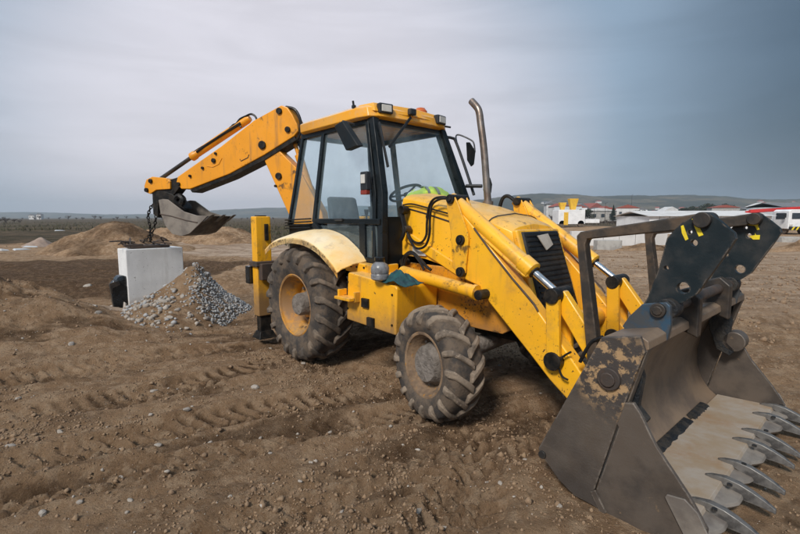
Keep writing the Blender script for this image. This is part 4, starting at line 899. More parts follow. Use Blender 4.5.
di = part('dipper', MB().prism(dp, .13, -.13, BF), 'yellow_old', V, .016)
ud = bpoly([(294, 136), (264, 155.5), (229, 174.5), (190, 190), (192, 192.5), (229, 178), (264, 160), (296, 140)], .12); part('shade_strip', MB().prism(ud, .115, -.115, BF), 'black_grease', di, .004)  # black strip paints in the shade on the dipper's underside
def bpins(l, t_, par, m='black_grease'):
    for a, b, r in l:
        s_, z_ = bp(a, b, t_); mb = MB().cyl(BF(s_, t_+.03, z_), BF(s_, -t_-.03, z_), r, 14); part('pin', mb, m, par, .004)
bpins([(279.5, 111, .045), (288, 129.5, .042), (262.5, 145, .06), (214, 160.5, .035), (216, 153.5, .02), (203, 168, .022), (190.5, 176, .022), (179, 184, .03)], .13, di)
bpins([(279, 176, .05), (276, 186, .02)], .10, bm_)
# raised weld lines and small plates on the dipper's side
part('weld_arc', MB().tube([BF(bp(a, b, .13)[0], .133, bp(a, b, .13)[1]) for a, b in ((207, 166), (213, 167), (219, 164), (222, 158))], .006, 6), 'yellow_old', di)
part('weld_plate', MB().tube([BF(bp(a, b, .13)[0], .133, bp(a, b, .13)[1]) for a, b in ((240, 159), (241, 161), (248, 157.5), (249, 154.5))], .006, 6), 'rust_steel', di)
# rams and hoses
def bt3(px, py, t_=0.): s_, z_ = bp(px, py, t_); return BF(s_, t_, z_)
ra, rb = bt3(250, 118), bt3(192, 157); br_ = part('bucket_cylinder', MB().tube([ra, ra+(rb-ra)*.04, ra+(rb-ra)*.93, ra+(rb-ra)*.94, rb], [.045, .06, .06, .07, .07], 16), 'yellow_old', V, 0, 50)
part('cylinder_rod', MB().cyl(rb, bt3(161, 178.5), .032, 12), 'steel_dark', br_)
part('feed_pipe', MB().tube([bt3(197, 152, .05), bt3(205, 146, .05), bt3(228, 131, .05), bt3(241, 123, .05)], .025, 8), 'rubber_hose', br_)
for pts in ([(194, 153), (197, 150), (212, 141), (228, 130), (231, 127), (236, 124), (240, 119), (246, 116), (251, 114), (255, 116), (257, 120)], [(230, 130), (233, 125), (238, 124), (241, 127)]):
    part('hose', MB().tube(spline([bt3(a, b, .04) for a, b in pts], 5), .016, 8), 'rubber_hose', V)
for t_ in (-.08, .0, .08): part('hose', MB().tube(spline([bt3(a, b, t_) for a, b in ((286, 107), (294, 109), (299, 116), (301, 126), (299, 136), (296, 141))], 5), .022, 8), 'rubber_hose', V)
part('hose', MB().tube(spline([bt3(a, b, .02) for a, b in ((295, 136), (299, 145), (303, 155))], 5), .015, 8), 'rubber_hose', V)
dr0, dr1 = bt3(290, 128), bt3(318, 215); part('dipper_cylinder', MB().tube([dr0, dr0+(dr1-dr0)*.3, dr0+(dr1-dr0)*.31, dr1], [.03, .03, .06, .06], 14), 'yellow_old', V)
# tipping lever and bucket
lv = bpoly([(144, 186), (146, 179.5), (152, 176.5), (166, 178), (170, 181), (170, 189), (156, 190), (150, 194), (145, 192)], .12)
tl_ = part('tipping_lever', MB().prism(lv, .12, -.12, BF), 'yellow_old', V, .012)
bpins([(151, 181, .035), (147, 190, .035)], .12, tl_)
lk = bpoly([(168, 180), (178, 177), (182, 184), (176, 192), (172, 197), (166, 199), (160, 198), (160, 190)], .09); part('dipper_nose', MB().prism(lk, .09, -.09, BF), 'black_grease', V, .012)
hd = bpoly([(152, 192), (160, 190), (172, 194), (182, 204), (184, 209), (176, 205), (166, 200), (158, 203), (158, 218), (153, 214)], .10); part('bucket_hitch', MB().prism(hd, .10, -.10, BF), 'black_grease', V, .01)
T0 = .30
bside = bpoly([(159, 200), (163, 199), (168, 199.5), (174, 204), (184, 211.5), (197, 215.5), (208, 216), (204, 220), (190, 233.5), (182, 236), (173, 234), (166, 226), (161, 213)], T0)
bb = part('digging_bucket', MB(), 'bucket_worn', V) if False else None
bb = bpy.data.objects.new('digging_bucket', None); C.objects.link(bb); bb.parent = V
for t_ in (T0, -T0): part('side_plate', MB().prism(bside, t_+.012, t_-.012, BF), 'bucket_edge', bb, .004)
sh = bpoly([(208, 216), (204, 220), (190, 233.5), (182, 236), (173, 234), (166, 226), (161, 213), (159, 201)], T0)
inn = []
cx_, cz_ = bp(178, 217, T0)
for a, b in sh: inn.append((a+(cx_-a)*.06, b+(cz_-b)*.06))
part('shell', MB().prism(sh+inn[::-1], T0-.0125, -T0+.0125, BF), 'steel_dark', bb, .003)
lp_ = bpoly([(212, 214.5), (203, 219.5), (203, 222), (208, 218)], T0)
for t_ in (-.26, 0, .26): part('tooth', MB().prism([(a, b) for a, b in lp_], t_+.04, t_-.04, BF), 'tooth_steel', bb, .004)
part('side_seam', MB().tube([BF(*(lambda q: (q[0], T0+.014, q[1]))(bp(a, b, T0))) for a, b in ((161, 214), (172, 216), (186, 220), (198, 222.5))], .010, 6), 'rust_steel', bb)
hk = MB().tube(spline([bt3(a, b, .1) for a, b in ((176, 199), (179, 196), (183, 199), (182, 204))], 4), .05, 8); part('bucket_pin_cover', hk, 'black_grease', bb)
# ------------------------------------------------------------------ loose things on the machine
def vloc(p): return VM @ Vector(p)
p = vloc(at(380, 280, z=1.122)); bt_ = thing('plastic_bottle', 'small grey plastic canister with dark cap on the yellow side box', 'bottle', p)
mb = MB().loft([[(r*math.cos(k*math.pi/10), r*math.sin(k*math.pi/10), z) for k in range(20)] for r, z in ((.066, 0), (.082, .012), (.085, .05), (.080, .06), (.085, .07), (.085, .115), (.07, .145), (.045, .165), (.04, .175))]); part('body', mb, 'bottle_plastic', bt_)
mb = MB().loft([[(r*math.cos(k*math.pi/10), r*math.sin(k*math.pi/10), z) for k in range(20)] for r, z in ((.046, .172), (.048, .176), (.048, .21), (.04, .215))]); part('cap', mb, 'black_plastic', bt_)
# crumpled teal rag
a = vloc(at(402, 283, z=1.105)); n = 26; g = np.linspace(-1, 1, n); X, Y = np.meshgrid(g, g); zz = .075*np.clip(1.1-np.hypot(X, Y*.9)**2, 0, 1)+.07*fbm(X*2.4, Y*2.4, 3, 101)*np.clip(1.25-np.hypot(X, Y), 0, 1)+.01
o = sheet('rag', g*.17, g*.11, lambda a_, b_: np.maximum(zz, .004), 'rag_teal'); o.location = a; o.rotation_euler = (R(4), R(2), R(-HEAD)); sl_ = o.modifiers.new('solid', 'SOLIDIFY'); sl_.thickness = .006
tag(o, 'crumpled dark teal rag stuffed beside the lift cylinder', 'rag')
# hi-vis vest lying over the dashboard
vs = thing('safety_vest', 'lime yellow and white reflective vest heaped behind the windscreen', 'vest', vloc((1.0, .12, 1.905)), R(-HEAD))
def heap(name, cx, cy, rx, ry, hh, m, seed, par, top=0.):
    n = 22; g = np.linspace(-1, 1, n); X, Y = np.meshgrid(g, g); q = np.hypot(X, Y); z = hh*np.sqrt(np.clip(1-q**2.2, 0, 1))*(1+.5*fbm(X*2.8+seed, Y*2.8, 4, seed))+top
    o = sheet(name, cx+g*rx, cy+g*ry, lambda a_, b_: z, m); o.parent = par; return o
heap('lime_fabric', -.01, .06, .10, .37, .125, 'vest_lime', 3, vs); heap('white_lining', -.045, -.03, .08, .24, .112, 'vest_white', 5, vs)
for y_ in (-.06, .10):
    pts = [Vector((-.085+.17*k/10, y_+.02*k/10, .134*math.sqrt(max(0, 1-((k-5)/5.4)**2))+.004)) for k in range(11)]
    part('reflective_stripe', MB().loft([[q_+Vector((0, -.022, 0)), q_+Vector((0, .022, 0)), q_+Vector((0, .022, .004)), q_+Vector((0, -.022, .004))] for q_ in pts]), 'vest_stripe', vs)

# ------------------------------------------------------------------ concrete block, its fitting, chain, gravel heap
bz = hz(*bl); BR = R(45); blk = thing('concrete_block', 'pale grey precast concrete block standing in the gravel heap', 'concrete block', (bl[0], bl[1], bz-.05), BR)
mb = MB(); mb.prism([(0, 0), (.92, 0), (.92, 1.12), (0, 1.12)], 0, .5); part('body', mb, 'concrete', blk, .012)
part('lifting_frame', MB().box((.42, .25, 1.15), (.62, .36, .05)).box((.15, .1, 1.18), (.30, .06, .04)), 'rust_steel', blk, .01)
sm = MB(); r_ = random.Random(8)
for k in range(9):
    a_ = Vector((r_.uniform(.05, .8), r_.uniform(.1, .4), 1.16)); sm.tube(spline([a_, a_+Vector((r_.uniform(-.15, .15), r_.uniform(-.1, .1), r_.uniform(.05, .15))), a_+Vector((r_.uniform(-.35, .35), r_.uniform(-.2, .2), r_.uniform(.0, .1)))], 5), .012, 6)
part('bent_rebar', sm, 'rust_steel', blk)
# black plastic valve fitting on the block's left face
fx = thing('pipe_fitting', 'glossy black plastic pipe fitting clamped to the side of the concrete block', 'pipe fitting', (bl[0], bl[1], bz), BR)
def fl_pt(a, b): # pixel on the block's left face plane (x = -0.1 in the block's frame)
    M = Matrix.Translation((bl[0], bl[1], bz)) @ Matrix.Rotation(BR, 4, 'Z'); I = M.inverted(); o_ = I @ Vector((0, 0, CAM_H)); d_ = I.to_3x3() @ ray_w(a, b); k = (.10-o_.y)/d_.y; return o_+d_*k
def fpoly(pts, y0, y1): return MB().prism([(fl_pt(a, b).x, fl_pt(a, b).z) for a, b in pts], y0, y1)
part('body', fpoly([(109, 285), (113, 280), (121, 282), (127, 286), (131, 296), (132, 312), (130, 314), (127, 304), (123, 301), (122, 312), (117, 315), (113, 307), (111, 296)], .04, .15), 'black_plastic', fx, .03)
k_ = fl_pt(122, 281); part('cap', MB().tube([k_+Vector((0, -.06, 0)), k_+Vector((0, -.04, 0)), k_+Vector((0, .16, 0)), k_+Vector((0, .18, 0))], [.06, .095, .095, .06], 18), 'black_plastic', fx)
part('bracket', fpoly([(108, 283), (117, 280), (119, 284), (111, 288), (111, 293), (109.5, 293)], .0, .035), 'steel_dark', fx, .006)
part('flange', fpoly([(128, 284), (132, 288), (134, 314), (131, 315)], .02, .30), 'black_plastic', fx, .01)
# chain from the bucket to the block: every link is a ring
ch = thing('lifting_chain', 'dark lifting chain hanging from the digging bucket to the concrete block', 'chain', VM @ bt3(153, 206, 0))
def chain(pts, r=.03):
    q = spline([Vector(p_)-ch.location for p_ in pts], 10); L_ = 0; out = [q[0]]
    for a_, b_ in zip(q[:-1], q[1:]):
        L_ += (b_-a_).length
        if L_ > r*1.5: out.append(b_); L_ = 0
    for i, (a_, b_) in enumerate(zip(out[:-1], out[1:])):
        d_ = (b_-a_).normalized(); s1 = d_.cross(Vector((0, 1, .3))).normalized(); s2 = d_.cross(s1); w_ = s1 if i % 2 else s2; c_ = (a_+b_)/2
        part('chain_link', MB().tube([c_+d_*r*1.15*math.cos(k*math.pi/5)+w_*r*.7*math.sin(k*math.pi/5) for k in range(11)], r*.27, 6, False), 'black_grease', ch)
bM = Matrix.Translation((bl[0], bl[1], bz)) @ Matrix.Rotation(BR, 4, 'Z'); topc = bM @ Vector((.42, .25, 1.13))
w = lambda a, b: VM @ bt3(a, b, 0)
chain([w(153, 204), w(150, 209), w(148, 217), w(150, 226), (w(152, 232)+topc)/2+Vector((0, 0, .05)), topc+Vector((-.1, 0, .02))]); chain([w(154, 206), w(156, 213), w(155, 224), (w(154, 232)+topc)/2, topc+Vector((.05, 0, .03))])

def heap_h(x, y):
    ax_, ay_ = gnd(203, 316); ax_ -= .12; ay_ += .22
    u, v = x-ax_, y-ay_; rx = np.where(u > 0, .80, 1.02); ry = np.where(v > 0, .9, 1.75)
    q = np.hypot(u/rx, v/ry)*(1+.16*fbm(x*1.5, y*1.5, 3, 111)); return .86*np.clip(1-q, 0, 1)**1.12*(1+.30*fbm(x*2.2, y*2.2, 4, 113)), q
hx, hy = gnd(203, 316); hy += .25
gxh, gyh = np.linspace(hx-1.7, hx+1.1, 120), np.linspace(hy-2.0, hy+1.1, 130)
def heap_surface(x, y): t_, q = heap_h(x, y); return height(x, y)+t_+.02*fbm(x*7, y*7, 4, 115)*np.clip(1.1-q, 0, 1)-.05*sstep(.96, 1.08, q)
Xh, Yh = np.meshgrid(gxh, gyh)
gh = thing('gravel_heap', 'heap of brown dirt and grey gravel piled against the concrete block', 'gravel heap', (hx, hy, hz(hx, hy)))
o = sheet('heaped_soil', gxh-hx, gyh-hy, lambda a_, b_: heap_surface(Xh, Yh)-gh.location.z, 'soil', lambda a_, b_: np.stack([.3+0*a_, 0*a_, 0*a_, 1+0*a_], -1)); o.parent = gh; o['kind'] = 'stuff'
def heap_stones(n, f, m, s0, s1, name):
    x = rng.uniform(hx-1.6, hx+1.0, n*6); y = rng.uniform(hy-1.9, hy+.7, n*6); t_, q = heap_h(x, y); k = (rng.random(n*6) < np.clip(f(x-hx, y-hy, q), 0, 1)) & (q < 1.12); x, y = x[k][:n], y[k][:n]
    P_ = np.stack([x-hx, y-hy, heap_surface(x, y)-gh.location.z], -1); o = stones(name, P_, s0+(s1-s0)*rng.random(len(P_))**3, m, .75, .2, .2); o.parent = gh; o['kind'] = 'stuff'
right = lambda u, v: sstep(-.30, .12, u+.25*v)*sstep(-1.15, -.5, v)
heap_stones(4200, lambda u, v, q: right(u, v)*.95, 'stone_grey', .006, .026, 'fine_gravel')
heap_stones(520, lambda u, v, q: (1-right(u, v))*(.12+.6*sstep(0, .6, -u-.15*v)), 'stone_pale', .012, .045, 'coarse_gravel')
heap_stones(420, lambda u, v, q: (1-right(u, v))*(sstep(.3, 1.2, -u)*.9+.12), 'stone_grey', .012, .045, 'coarse_gravel')
HP = [(163, 302, 8), (183, 297, 6), (200, 308, 5), (150, 333, 6), (158, 322, 6), (170, 318, 6), (146, 342, 6), (131, 333, 7), (122, 335, 6), (178, 310, 5), (207, 319, 6), (190, 316, 5), (168, 333, 5), (210, 345, 7), (186, 329, 5), (152, 345, 5), (142, 327, 6), (176, 341, 5), (193, 342, 5), (199, 281, 5), (195, 287, 5), (205, 275, 4), (160, 311, 5), (173, 303, 5)]
for i, (px, py, s) in enumerate(HP):
    d = ray_w(px, py); tt = 5.0
    while tt < 11:                                                   # walk along the ray until it meets the heap
        x, y, z = d.x*tt, d.y*tt, CAM_H+d.z*tt
        if z < float(heap_surface(np.array([x]), np.array([y]))[0]): break
        tt += .02
    grey = px < 150 and i % 3
    rock(x, y, s/F_PX*tt*.60, (ROCKG if grey else ROCKS)[i % 4], 'grey stone at the foot of the gravel heap' if grey else 'pale stone lying on the gravel heap', 'grey stones of the gravel heap' if grey else 'pale stones on the gravel heap', z)
# debris in the scrub at the left
for px, py, w_, d_, h_, lab in ((22, 257, .36, .14, .06, 'longer flat piece of white debris lying before the scrub'), (31, 255, .32, .16, .07, 'bluish white tilted board beside the small sand heap'), (3, 258, .26, .14, .07, 'lone white lump of debris at the edge of the scrub'), (60, 235, .45, .2, .07, 'distant pale slab lying alone in the scrub')):
    x, y = gnd(px, py); mb = MB().loft([[(-w_, -d_, 0), (w_, -d_*.7, 0), (w_*.8, d_, 0), (-w_*.9, d_, 0)], [(-w_*.8, -d_*.8, h_*.7), (w_*.9, -d_*.6, h_*.4), (w_*.7, d_*.8, h_), (-w_*.6, d_*.8, h_*1.5)]])
    o = part('debris', mb, 'plastic_white', None, .01); o.location = (x, y, hz(x, y)-.01); o.rotation_euler = (0, 0, random.uniform(0, 3)); tag(o, lab, 'debris')

# ------------------------------------------------------------------ background: site edge on the right
def gz(x, y): return hz(x, y)
def wbox(name, px0, px1, pyb, pyt, depth, m, label, cat, group=None, bevel=.03, build=None):
    """box standing on the ground: pixel span of its front, base row and top row"""
    x0, y = gnd(px0, pyb); x1 = gnd(px1, pyb)[0]; h_ = far((px0+px1)/2, pyt, y).z; zb = gz((x0+x1)/2, y)
    e = thing(name, label, cat, ((x0+x1)/2, y, zb-.08), 0, group); return e, (x1-x0), y, h_-zb+.08
e, w_, y, h_ = wbox('concrete_barrier', 595, 620, 250.5, 240, 0, None, 'short grey concrete barrier block at the far edge of the dozed ground', 'barrier')
part('body', MB().prism([(-w_/2, 0), (w_/2, 0), (w_/2, h_), (-w_/2, h_)], -.25, .25), 'concrete_old', e, .03)
for px0, px1, pb, pt, lab, m in ((570, 668, 246, 231, 'long low white concrete wall beyond the grey barrier', 'white_wall'),):
    e, w_, y, h_ = wbox('low_wall', px0, px1, pb, pt, 0, None, lab, 'wall'); n = 6
    for k in range(n): part('panel', MB().box((-w_/2+w_*(k+.5)/n, 0, h_/2), (w_/n-.03, .3, h_+(k % 2)*.02)), m, e, .02)
# berm of dark soil
x, y = gnd(643, 251); mound('soil_berm', 'low dark soil berm in front of the long low white wall', x+.2, y, 1.6, .6, .42, 43, n=50)
x, y = gnd(790, 252); mound('soil_berm', 'dark soil berm under the stacked slabs beside the truck', x+.4, y, 1.7, .6, .5, 53, n=50)
e, w_, y, h_ = wbox('concrete_slab', 779, 800, 243, 237, 0, None, 'grey concrete slab lying on the dark berm beside the truck', 'slab'); e.location.z += .0
part('body', MB().box((0, .2, h_/2+.0), (w_, .8, h_)), 'concrete_old', e, .03)
# long white shed with a roof and wall panels
def shed(px0, px1, pb, pt, dep, lab, roof, npan, slope=.35, name='white_shed', cat='shed', wall='white_panel', door=True):
    x0, y = gnd(px0, pb); x1 = gnd(px1, pb)[0]; h_ = far(400, pt, y).z-slope; w_ = x1-x0
    e = thing(name, lab, cat, ((x0+x1)/2, y, gz((x0+x1)/2, y)-.1)); h_ += .1-gz((x0+x1)/2, y)
    for k in range(npan): part('wall_panel', MB().box((-w_/2+w_*(k+.5)/npan, 0, h_/2), (w_/npan-.05, .1, h_)), wall, e, .01)
    part('wall', MB().box((0, dep/2+.06, h_/2), (w_-.1, dep-.02, h_-.02)), wall, e)
    r = part('roof', MB().prism([(-w_/2-.2, h_), (w_/2+.2, h_), (w_/2+.2, h_+.06), (-w_/2-.2, h_+.06)], -.3, -.1), roof, e)
    r.data.clear_geometry(); mb = MB().loft([[(-w_/2-.2, -.35, h_+.003), (-w_/2-.2, dep/2, h_+slope), (-w_/2-.2, dep+.35, h_+.003), (-w_/2-.2, dep/2, h_+slope-.1)], [(w_/2+.2, -.35, h_+.003), (w_/2+.2, dep/2, h_+slope), (w_/2+.2, dep+.35, h_+.003), (w_/2+.2, dep/2, h_+slope-.1)]]); me = mb.mesh('roof'); me.materials.append(MATS[roof]); r.data = me
    if door:
        for k in range(max(2, npan//3)): part('window', MB().box((-w_/2+w_*(k+.5)/max(2, npan//3), -.06, h_*.6), (.9, .06, .6)), 'window_dark', e)
    return e
shed(648, 776, 236, 211, 6, 'long white shed with pale roof behind the folded forks', 'white_wall', 12, .5)
shed(780, 860, 226, 203, 8, 'far white hall with a low roof at the right edge', 'roof_grey', 8, .8, name='white_hall', cat='hall')
shed(670, 745, 222, 212.5, 10, 'distant white hall standing behind the long white shed', 'white_wall', 6, .8, name='white_hall', cat='hall')
# truck with red crane boom and striped bumper
x0, y = gnd(787, 236); e = thing('crane_truck', 'white truck with red folded crane boom and black and yellow bumper', 'truck', (x0+1.0, y, gz(x0+1.0, y))); e.scale = (.85,)*3
cb = part('truck_cab', MB().prism([(-1.15, .55), (-1.15, 2.35), (-.9, 2.5), (1.2, 2.5), (1.2, .55)], 0, 2.0), 'white_panel', e, .06)
part('windscreen', MB().box((-.1, -.01, 1.85), (1.5, .06, .6)), 'window_dark', cb, .02); part('side_window', MB().box((-1.16, 1.0, 1.85), (.05, 1.1, .6)), 'window_dark', cb)
bpn = part('bumper', MB().box((0.05, -.12, .62), (2.3, .2, .34)), 'black_paint', e, .02)
for k in range(5): part('stripe', MB().prism([(-1.0+k*.44, .46), (-.82+k*.44, .46), (-.62+k*.44, .78), (-.80+k*.44, .78)], -.224, -.2205), 'mark_paint', bpn)
for xx in (-.9, .95):
    part('headlight', MB().box((xx, -.03, .95), (.3, .06, .18)), 'lamp_lens', cb)
    part('wheel', MB().cyl((xx-.12, .8, .45), (xx+.16, .8, .45), .45, 20), 'tyre_dark', e)
    part('wheel', MB().cyl((xx-.12, 4.6, .45), (xx+.16, 4.6, .45), .45, 20), 'tyre_dark', e)
part('flatbed', MB().box((0, 4.6, 1.0), (2.3, 5.0, .25)), 'steel_dark', e, .03)
cr = part('crane_boom', MB().bar((-3.2, 2.5, 2.35), (3.5, 2.5, 2.75), .35, .34), 'red_paint', e, .03); part('crane_arm', MB().bar((-3.4, 2.8, 2.25), (-.6, 2.8, 2.45), .26, .26), 'red_paint', cr, .03); part('crane_post', MB().box((1.0, 2.5, 1.8), (.5, .5, 1.6)), 'red_paint', cr, .03)
part('mirror', MB().box((-1.45, .1, 1.9), (.2, .1, .45)), 'black_paint', cb, .02)
# white mixing unit with yellow hoppers left of the tine
x0, y = gnd(568, 229.5); e = thing('mixing_plant', 'white site mixing unit with yellow hoppers on top', 'mixing plant', (x0, y, gz(x0, y)))
hh = far(568, 213, y).z; part('body', MB().box((0, 0, hh/2+.2), (1.65/1*(26/F_PX*y)/1.65, 2.4, hh-.3)), 'white_panel', e, .05); ww = 26/F_PX*y
for xx, h2, r2 in ((-.25, 1.0, .35), (.15, 1.5, .45)): part('hopper', MB().loft([[(xx*ww-r2*.6, -r2*.6, hh), (xx*ww+r2*.6, -r2*.6, hh), (xx*ww+r2*.6, r2*.6, hh), (xx*ww-r2*.6, r2*.6, hh)], [(xx*ww-r2*1.3, -r2, hh+h2), (xx*ww+r2*1.3, -r2, hh+h2), (xx*ww+r2*1.3, r2, hh+h2), (xx*ww-r2*1.3, r2, hh+h2)]]), 'yellow_machine', e, .03)
part('door', MB().box((-.22*ww, -1.22, hh*.5), (.16*ww, .06, hh*.75)), 'yellow_machine', e)
for xx in (-.35, .35): part('wheel', MB().cyl((xx*ww, -1.2, .42), (xx*ww, -.9, .42), .42, 16), 'tyre_dark', e)
part('tow_frame', MB().box((.75*ww, 0, .75), (.7*ww, 1.6, .5)), 'white_panel', e, .03)
# houses: near edge of town and on the hillside
def house(px, py, Y, w_, h_, dep, roof, lab, group, rz=0., zb=None):
    q_ = far(px, py, Y); z0 = q_.z if zb is None else zb
    e = thing('house', lab, 'house', (q_.x, Y, z0-.5), rz, group); part('wall', MB().box((0, 0, h_/2), (w_, dep, h_)), 'white_wall', e)
    part('roof', MB().prism([(-w_/2-.4, h_), (w_/2+.4, h_), (0, h_+w_*.28)], -dep/2-.4, dep/2+.4), roof, e)
    for xx in (-.28, .28): part('window', MB().box((xx*w_, -dep/2-.03, h_*.6), (w_*.14, .1, h_*.28)), 'window_dark', e)
    return e
for px, pyb, Y, w_, h_, roof, lab in ((551, 217, 190, 5, 7.5, 'roof_grey', 'tall narrow white building at the near edge of the town'), (603, 216.5, 260, 8, 6, 'roof_red', 'pale house with red roof beside the dark conifer'), (590, 216.5, 330, 16, 7, 'roof_red', 'wide low pale house with red roof beyond the mixing unit'), (668, 215, 300, 12, 5, 'white_wall', 'broad white hall at the near edge of the town'), (577, 217, 230, 8, 6, 'roof_grey', 'small pale house with grey roof beyond the mixing unit'), (33, 217, 520, 6, 5, 'roof_grey', 'white house on the horizon beside the bare trees'), (40, 217, 520, 5, 6, 'roof_grey', 'narrow white house on the horizon beyond the scrub')):
    house(px, pyb, Y, w_, h_, w_*.8, roof, lab, None, random.uniform(-.4, .4), zb=gz(far(px, pyb, Y).x, Y))
for k in range(44):
    x = random.uniform(160, 900); y = random.uniform(600, 900); z = float(hf_right(np.array([x]), np.array([y]))[0])
    if z < 4: continue
    w_ = random.uniform(5, 9); rf_ = random.choice(['roof_red', 'roof_red', 'roof_grey'])
    e = thing('house', 'small pale house with %s roof scattered on the far hillside' % ('red' if rf_ == 'roof_red' else 'grey'), 'house', (x, y, z-1), random.uniform(0, 3), '%s roofed houses on the hillside' % ('red' if rf_ == 'roof_red' else 'grey'))
    h_ = random.uniform(2.5, 4); part('wall', MB().box((0, 0, h_/2), (w_, w_*.7, h_)), 'white_wall', e); part('roof', MB().prism([(-w_/2-.4, h_), (w_/2+.4, h_), (0, h_+w_*.25)], -w_*.37, w_*.37), rf_, e)
for k in range(64):
    px = random.uniform(545, 812); Y = random.uniform(150, 420); q_ = far(px, 216, Y); w_ = random.uniform(4, 10); h_ = random.uniform(2.5, 5.5); rf_ = random.choice(['roof_grey', 'roof_red', 'white_wall'])
    nm = {'roof_grey': 'grey', 'roof_red': 'red', 'white_wall': 'white'}[rf_]
    e = thing('house', 'small pale building with %s roof in the town beyond the site' % nm, 'house', (q_.x, Y, gz(q_.x, Y)-.2), random.uniform(-.5, .5), 'small %s roofed town buildings' % nm)
    part('wall', MB().box((0, 0, h_/2), (w_, w_*.6, h_)), random.choice(['white_wall', 'concrete_old', 'white_panel']), e); part('roof', MB().prism([(-w_/2-.3, h_), (w_/2+.3, h_), (0, h_+w_*random.uniform(.06, .22))], -w_*.33, w_*.33), rf_, e)
    for xx in (-.3, 0, .3): part('window', MB().box((xx*w_, -w_*.3-.03, h_*.58), (w_*.12, .1, h_*.3)), 'window_dark', e)
# trees: tapered trunk, limbs, and a crown of many small leaf faces
def leaf_cloud(n, f, size, seed):
    r = np.random.default_rng(seed); c = f(r, n); q = r.standard_normal((n, 2, 3)); q /= np.linalg.norm(q, axis=2)[..., None]; s_ = size*(.6+.8*r.random((n, 1)))
    a_, b_ = q[:, 0]*s_, q[:, 1]*s_; V_ = np.stack([c-a_, c+b_, c+a_*.9, c-b_], 1).reshape(-1, 3)
    mb = MB(); mb.v = [tuple(v) for v in V_]; mb.f = [(4*i, 4*i+1, 4*i+2, 4*i+3) for i in range(n)]
    me = bpy.data.meshes.new('crown'); me.from_pydata(mb.v, [], mb.f); me.update(); return me
def tree_meshes(kind, seed):
    r = random.Random(seed); tr = MB()
    if kind == 'conifer':
        tr.tube([(0, 0, 0), (0, 0, 5), (0, 0, 9.6)], [.28, .16, .03], 8)
        for k in range(30): z = 1.5+k*.26; a_ = k*2.4; l_ = (10-z)*.26; tr.tube([(0, 0, z), (l_*math.cos(a_), l_*math.sin(a_), z-.15*l_)], [.05, .015], 5)
        f = lambda g, n: (lambda z, a_, q: np.stack([q*np.cos(a_), q*np.sin(a_), z], -1))(*(lambda z, a_, u: (z-.12*u, a_, (10-z)*.29*u*(.75+.25*np.sin(a_*5+z*4))))(10-8.9*g.random(n)**.75, g.random(n)*6.28, g.random(n)**.5))
        cr = leaf_cloud(2600, f, .20, seed)
    elif kind == 'bare':
        tw = MB()
        def grow(p, d_, l_, rad, lev):
            e_ = p+d_*l_; (tr if lev < 2 else tw).tube([p, (p+e_)/2+Vector((r.uniform(-.04, .04)*l_, r.uniform(-.04, .04)*l_, 0)), e_], [rad, rad*.8, rad*.55], 4 if lev else 6)
            if lev >= 4: return
            for k in range(4 if lev else 6):
                a_ = r.uniform(0, 6.28); s0 = r.uniform(.3, .9); nd = (d_+Vector((math.cos(a_)*s0, math.sin(a_)*s0, r.uniform(.0, .25)))).normalized(); grow(p+(e_-p)*r.uniform(.45, 1), nd, (1.75 if lev == 0 else l_)*r.uniform(.5, .8), rad*.6, lev+1)
        grow(Vector((0, 0, 0)), Vector((0, 0, 1)), 1.0, .12, 0); cr = tw.mesh('crown')
    else:
        tr.tube([(0, 0, 0), (.1, 0, 1.6), (0, .1, 3.2)], [.28, .2, .12], 8); cl_ = []
        for k in range(13):
            a_ = k*2.4; l_ = r.uniform(1.2, 2.6); z = r.uniform(1.2, 3); e_ = Vector((l_*math.cos(a_), l_*math.sin(a_), z+r.uniform(.6, 2.4))); tr.tube(spline([(0, 0, z), Vector((e_.x*.5, e_.y*.5, z+.6*(e_.z-z))), e_], 3), [.10, .09, .08, .07, .06, .04, .02], 5); cl_.append(e_)
        cl_ = np.array([list(c) for c in cl_])
        def f(g, n): k = g.integers(0, len(cl_), n); d_ = g.standard_normal((n, 3)); d_ /= np.linalg.norm(d_, axis=1)[:, None]; return cl_[k]+d_*(g.random((n, 1))**.4)*(.7+.5*((k*37 % 10)/10))[:, None]*np.array([1.2, 1.2, .85])
        cr = leaf_cloud(2600 if kind == 'bush' else 900, f, .17 if kind == 'bush' else .13, seed)
    return tr.mesh('trunk'), cr
TREES = {}
for kd, m in (('conifer', 'needles'), ('bush', 'leaf_dark'), ('bare', 'twig')):
    TREES[kd] = []
    for sd_ in range(3):
        a_, b_ = tree_meshes(kd, 200+sd_); a_.materials.append(MATS['bark']); b_.materials.append(MATS[m]); TREES[kd].append((a_, b_))
def tree(kind, x, y, z, h_, lab, group=None, i=0, wide=1.):
    H0 = 10 if kind == 'conifer' else 5.6; s_ = h_/H0; e = thing('tree', lab, 'tree', (x, y, z-.1), random.uniform(0, 6), group); e.scale = (s_*wide, s_*wide, s_)
    for nm, me in zip(('trunk', 'crown'), TREES[kind][i % 3]): o = bpy.data.objects.new(nm, me); C.objects.link(o); o.parent = e
def ptree(kind, px, pyb, pyt, Y, lab, group=None, i=0, wide=1.):
    b_, t_ = far(px, pyb, Y), far(px, pyt, Y); z = gz(b_.x, Y); tree(kind, b_.x, Y, z, t_.z-z, lab, group, i, wide)
ptree('conifer', 613, 219, 204.5, 150, 'dark pointed conifer standing alone at the edge of the site'); ptree('bush', 630, 219, 212, 140, 'small round dark tree right beside the pointed conifer', i=1); ptree('bush', 642.5, 219, 211, 145, 'round green tree between the small dark tree and white hall', i=2)
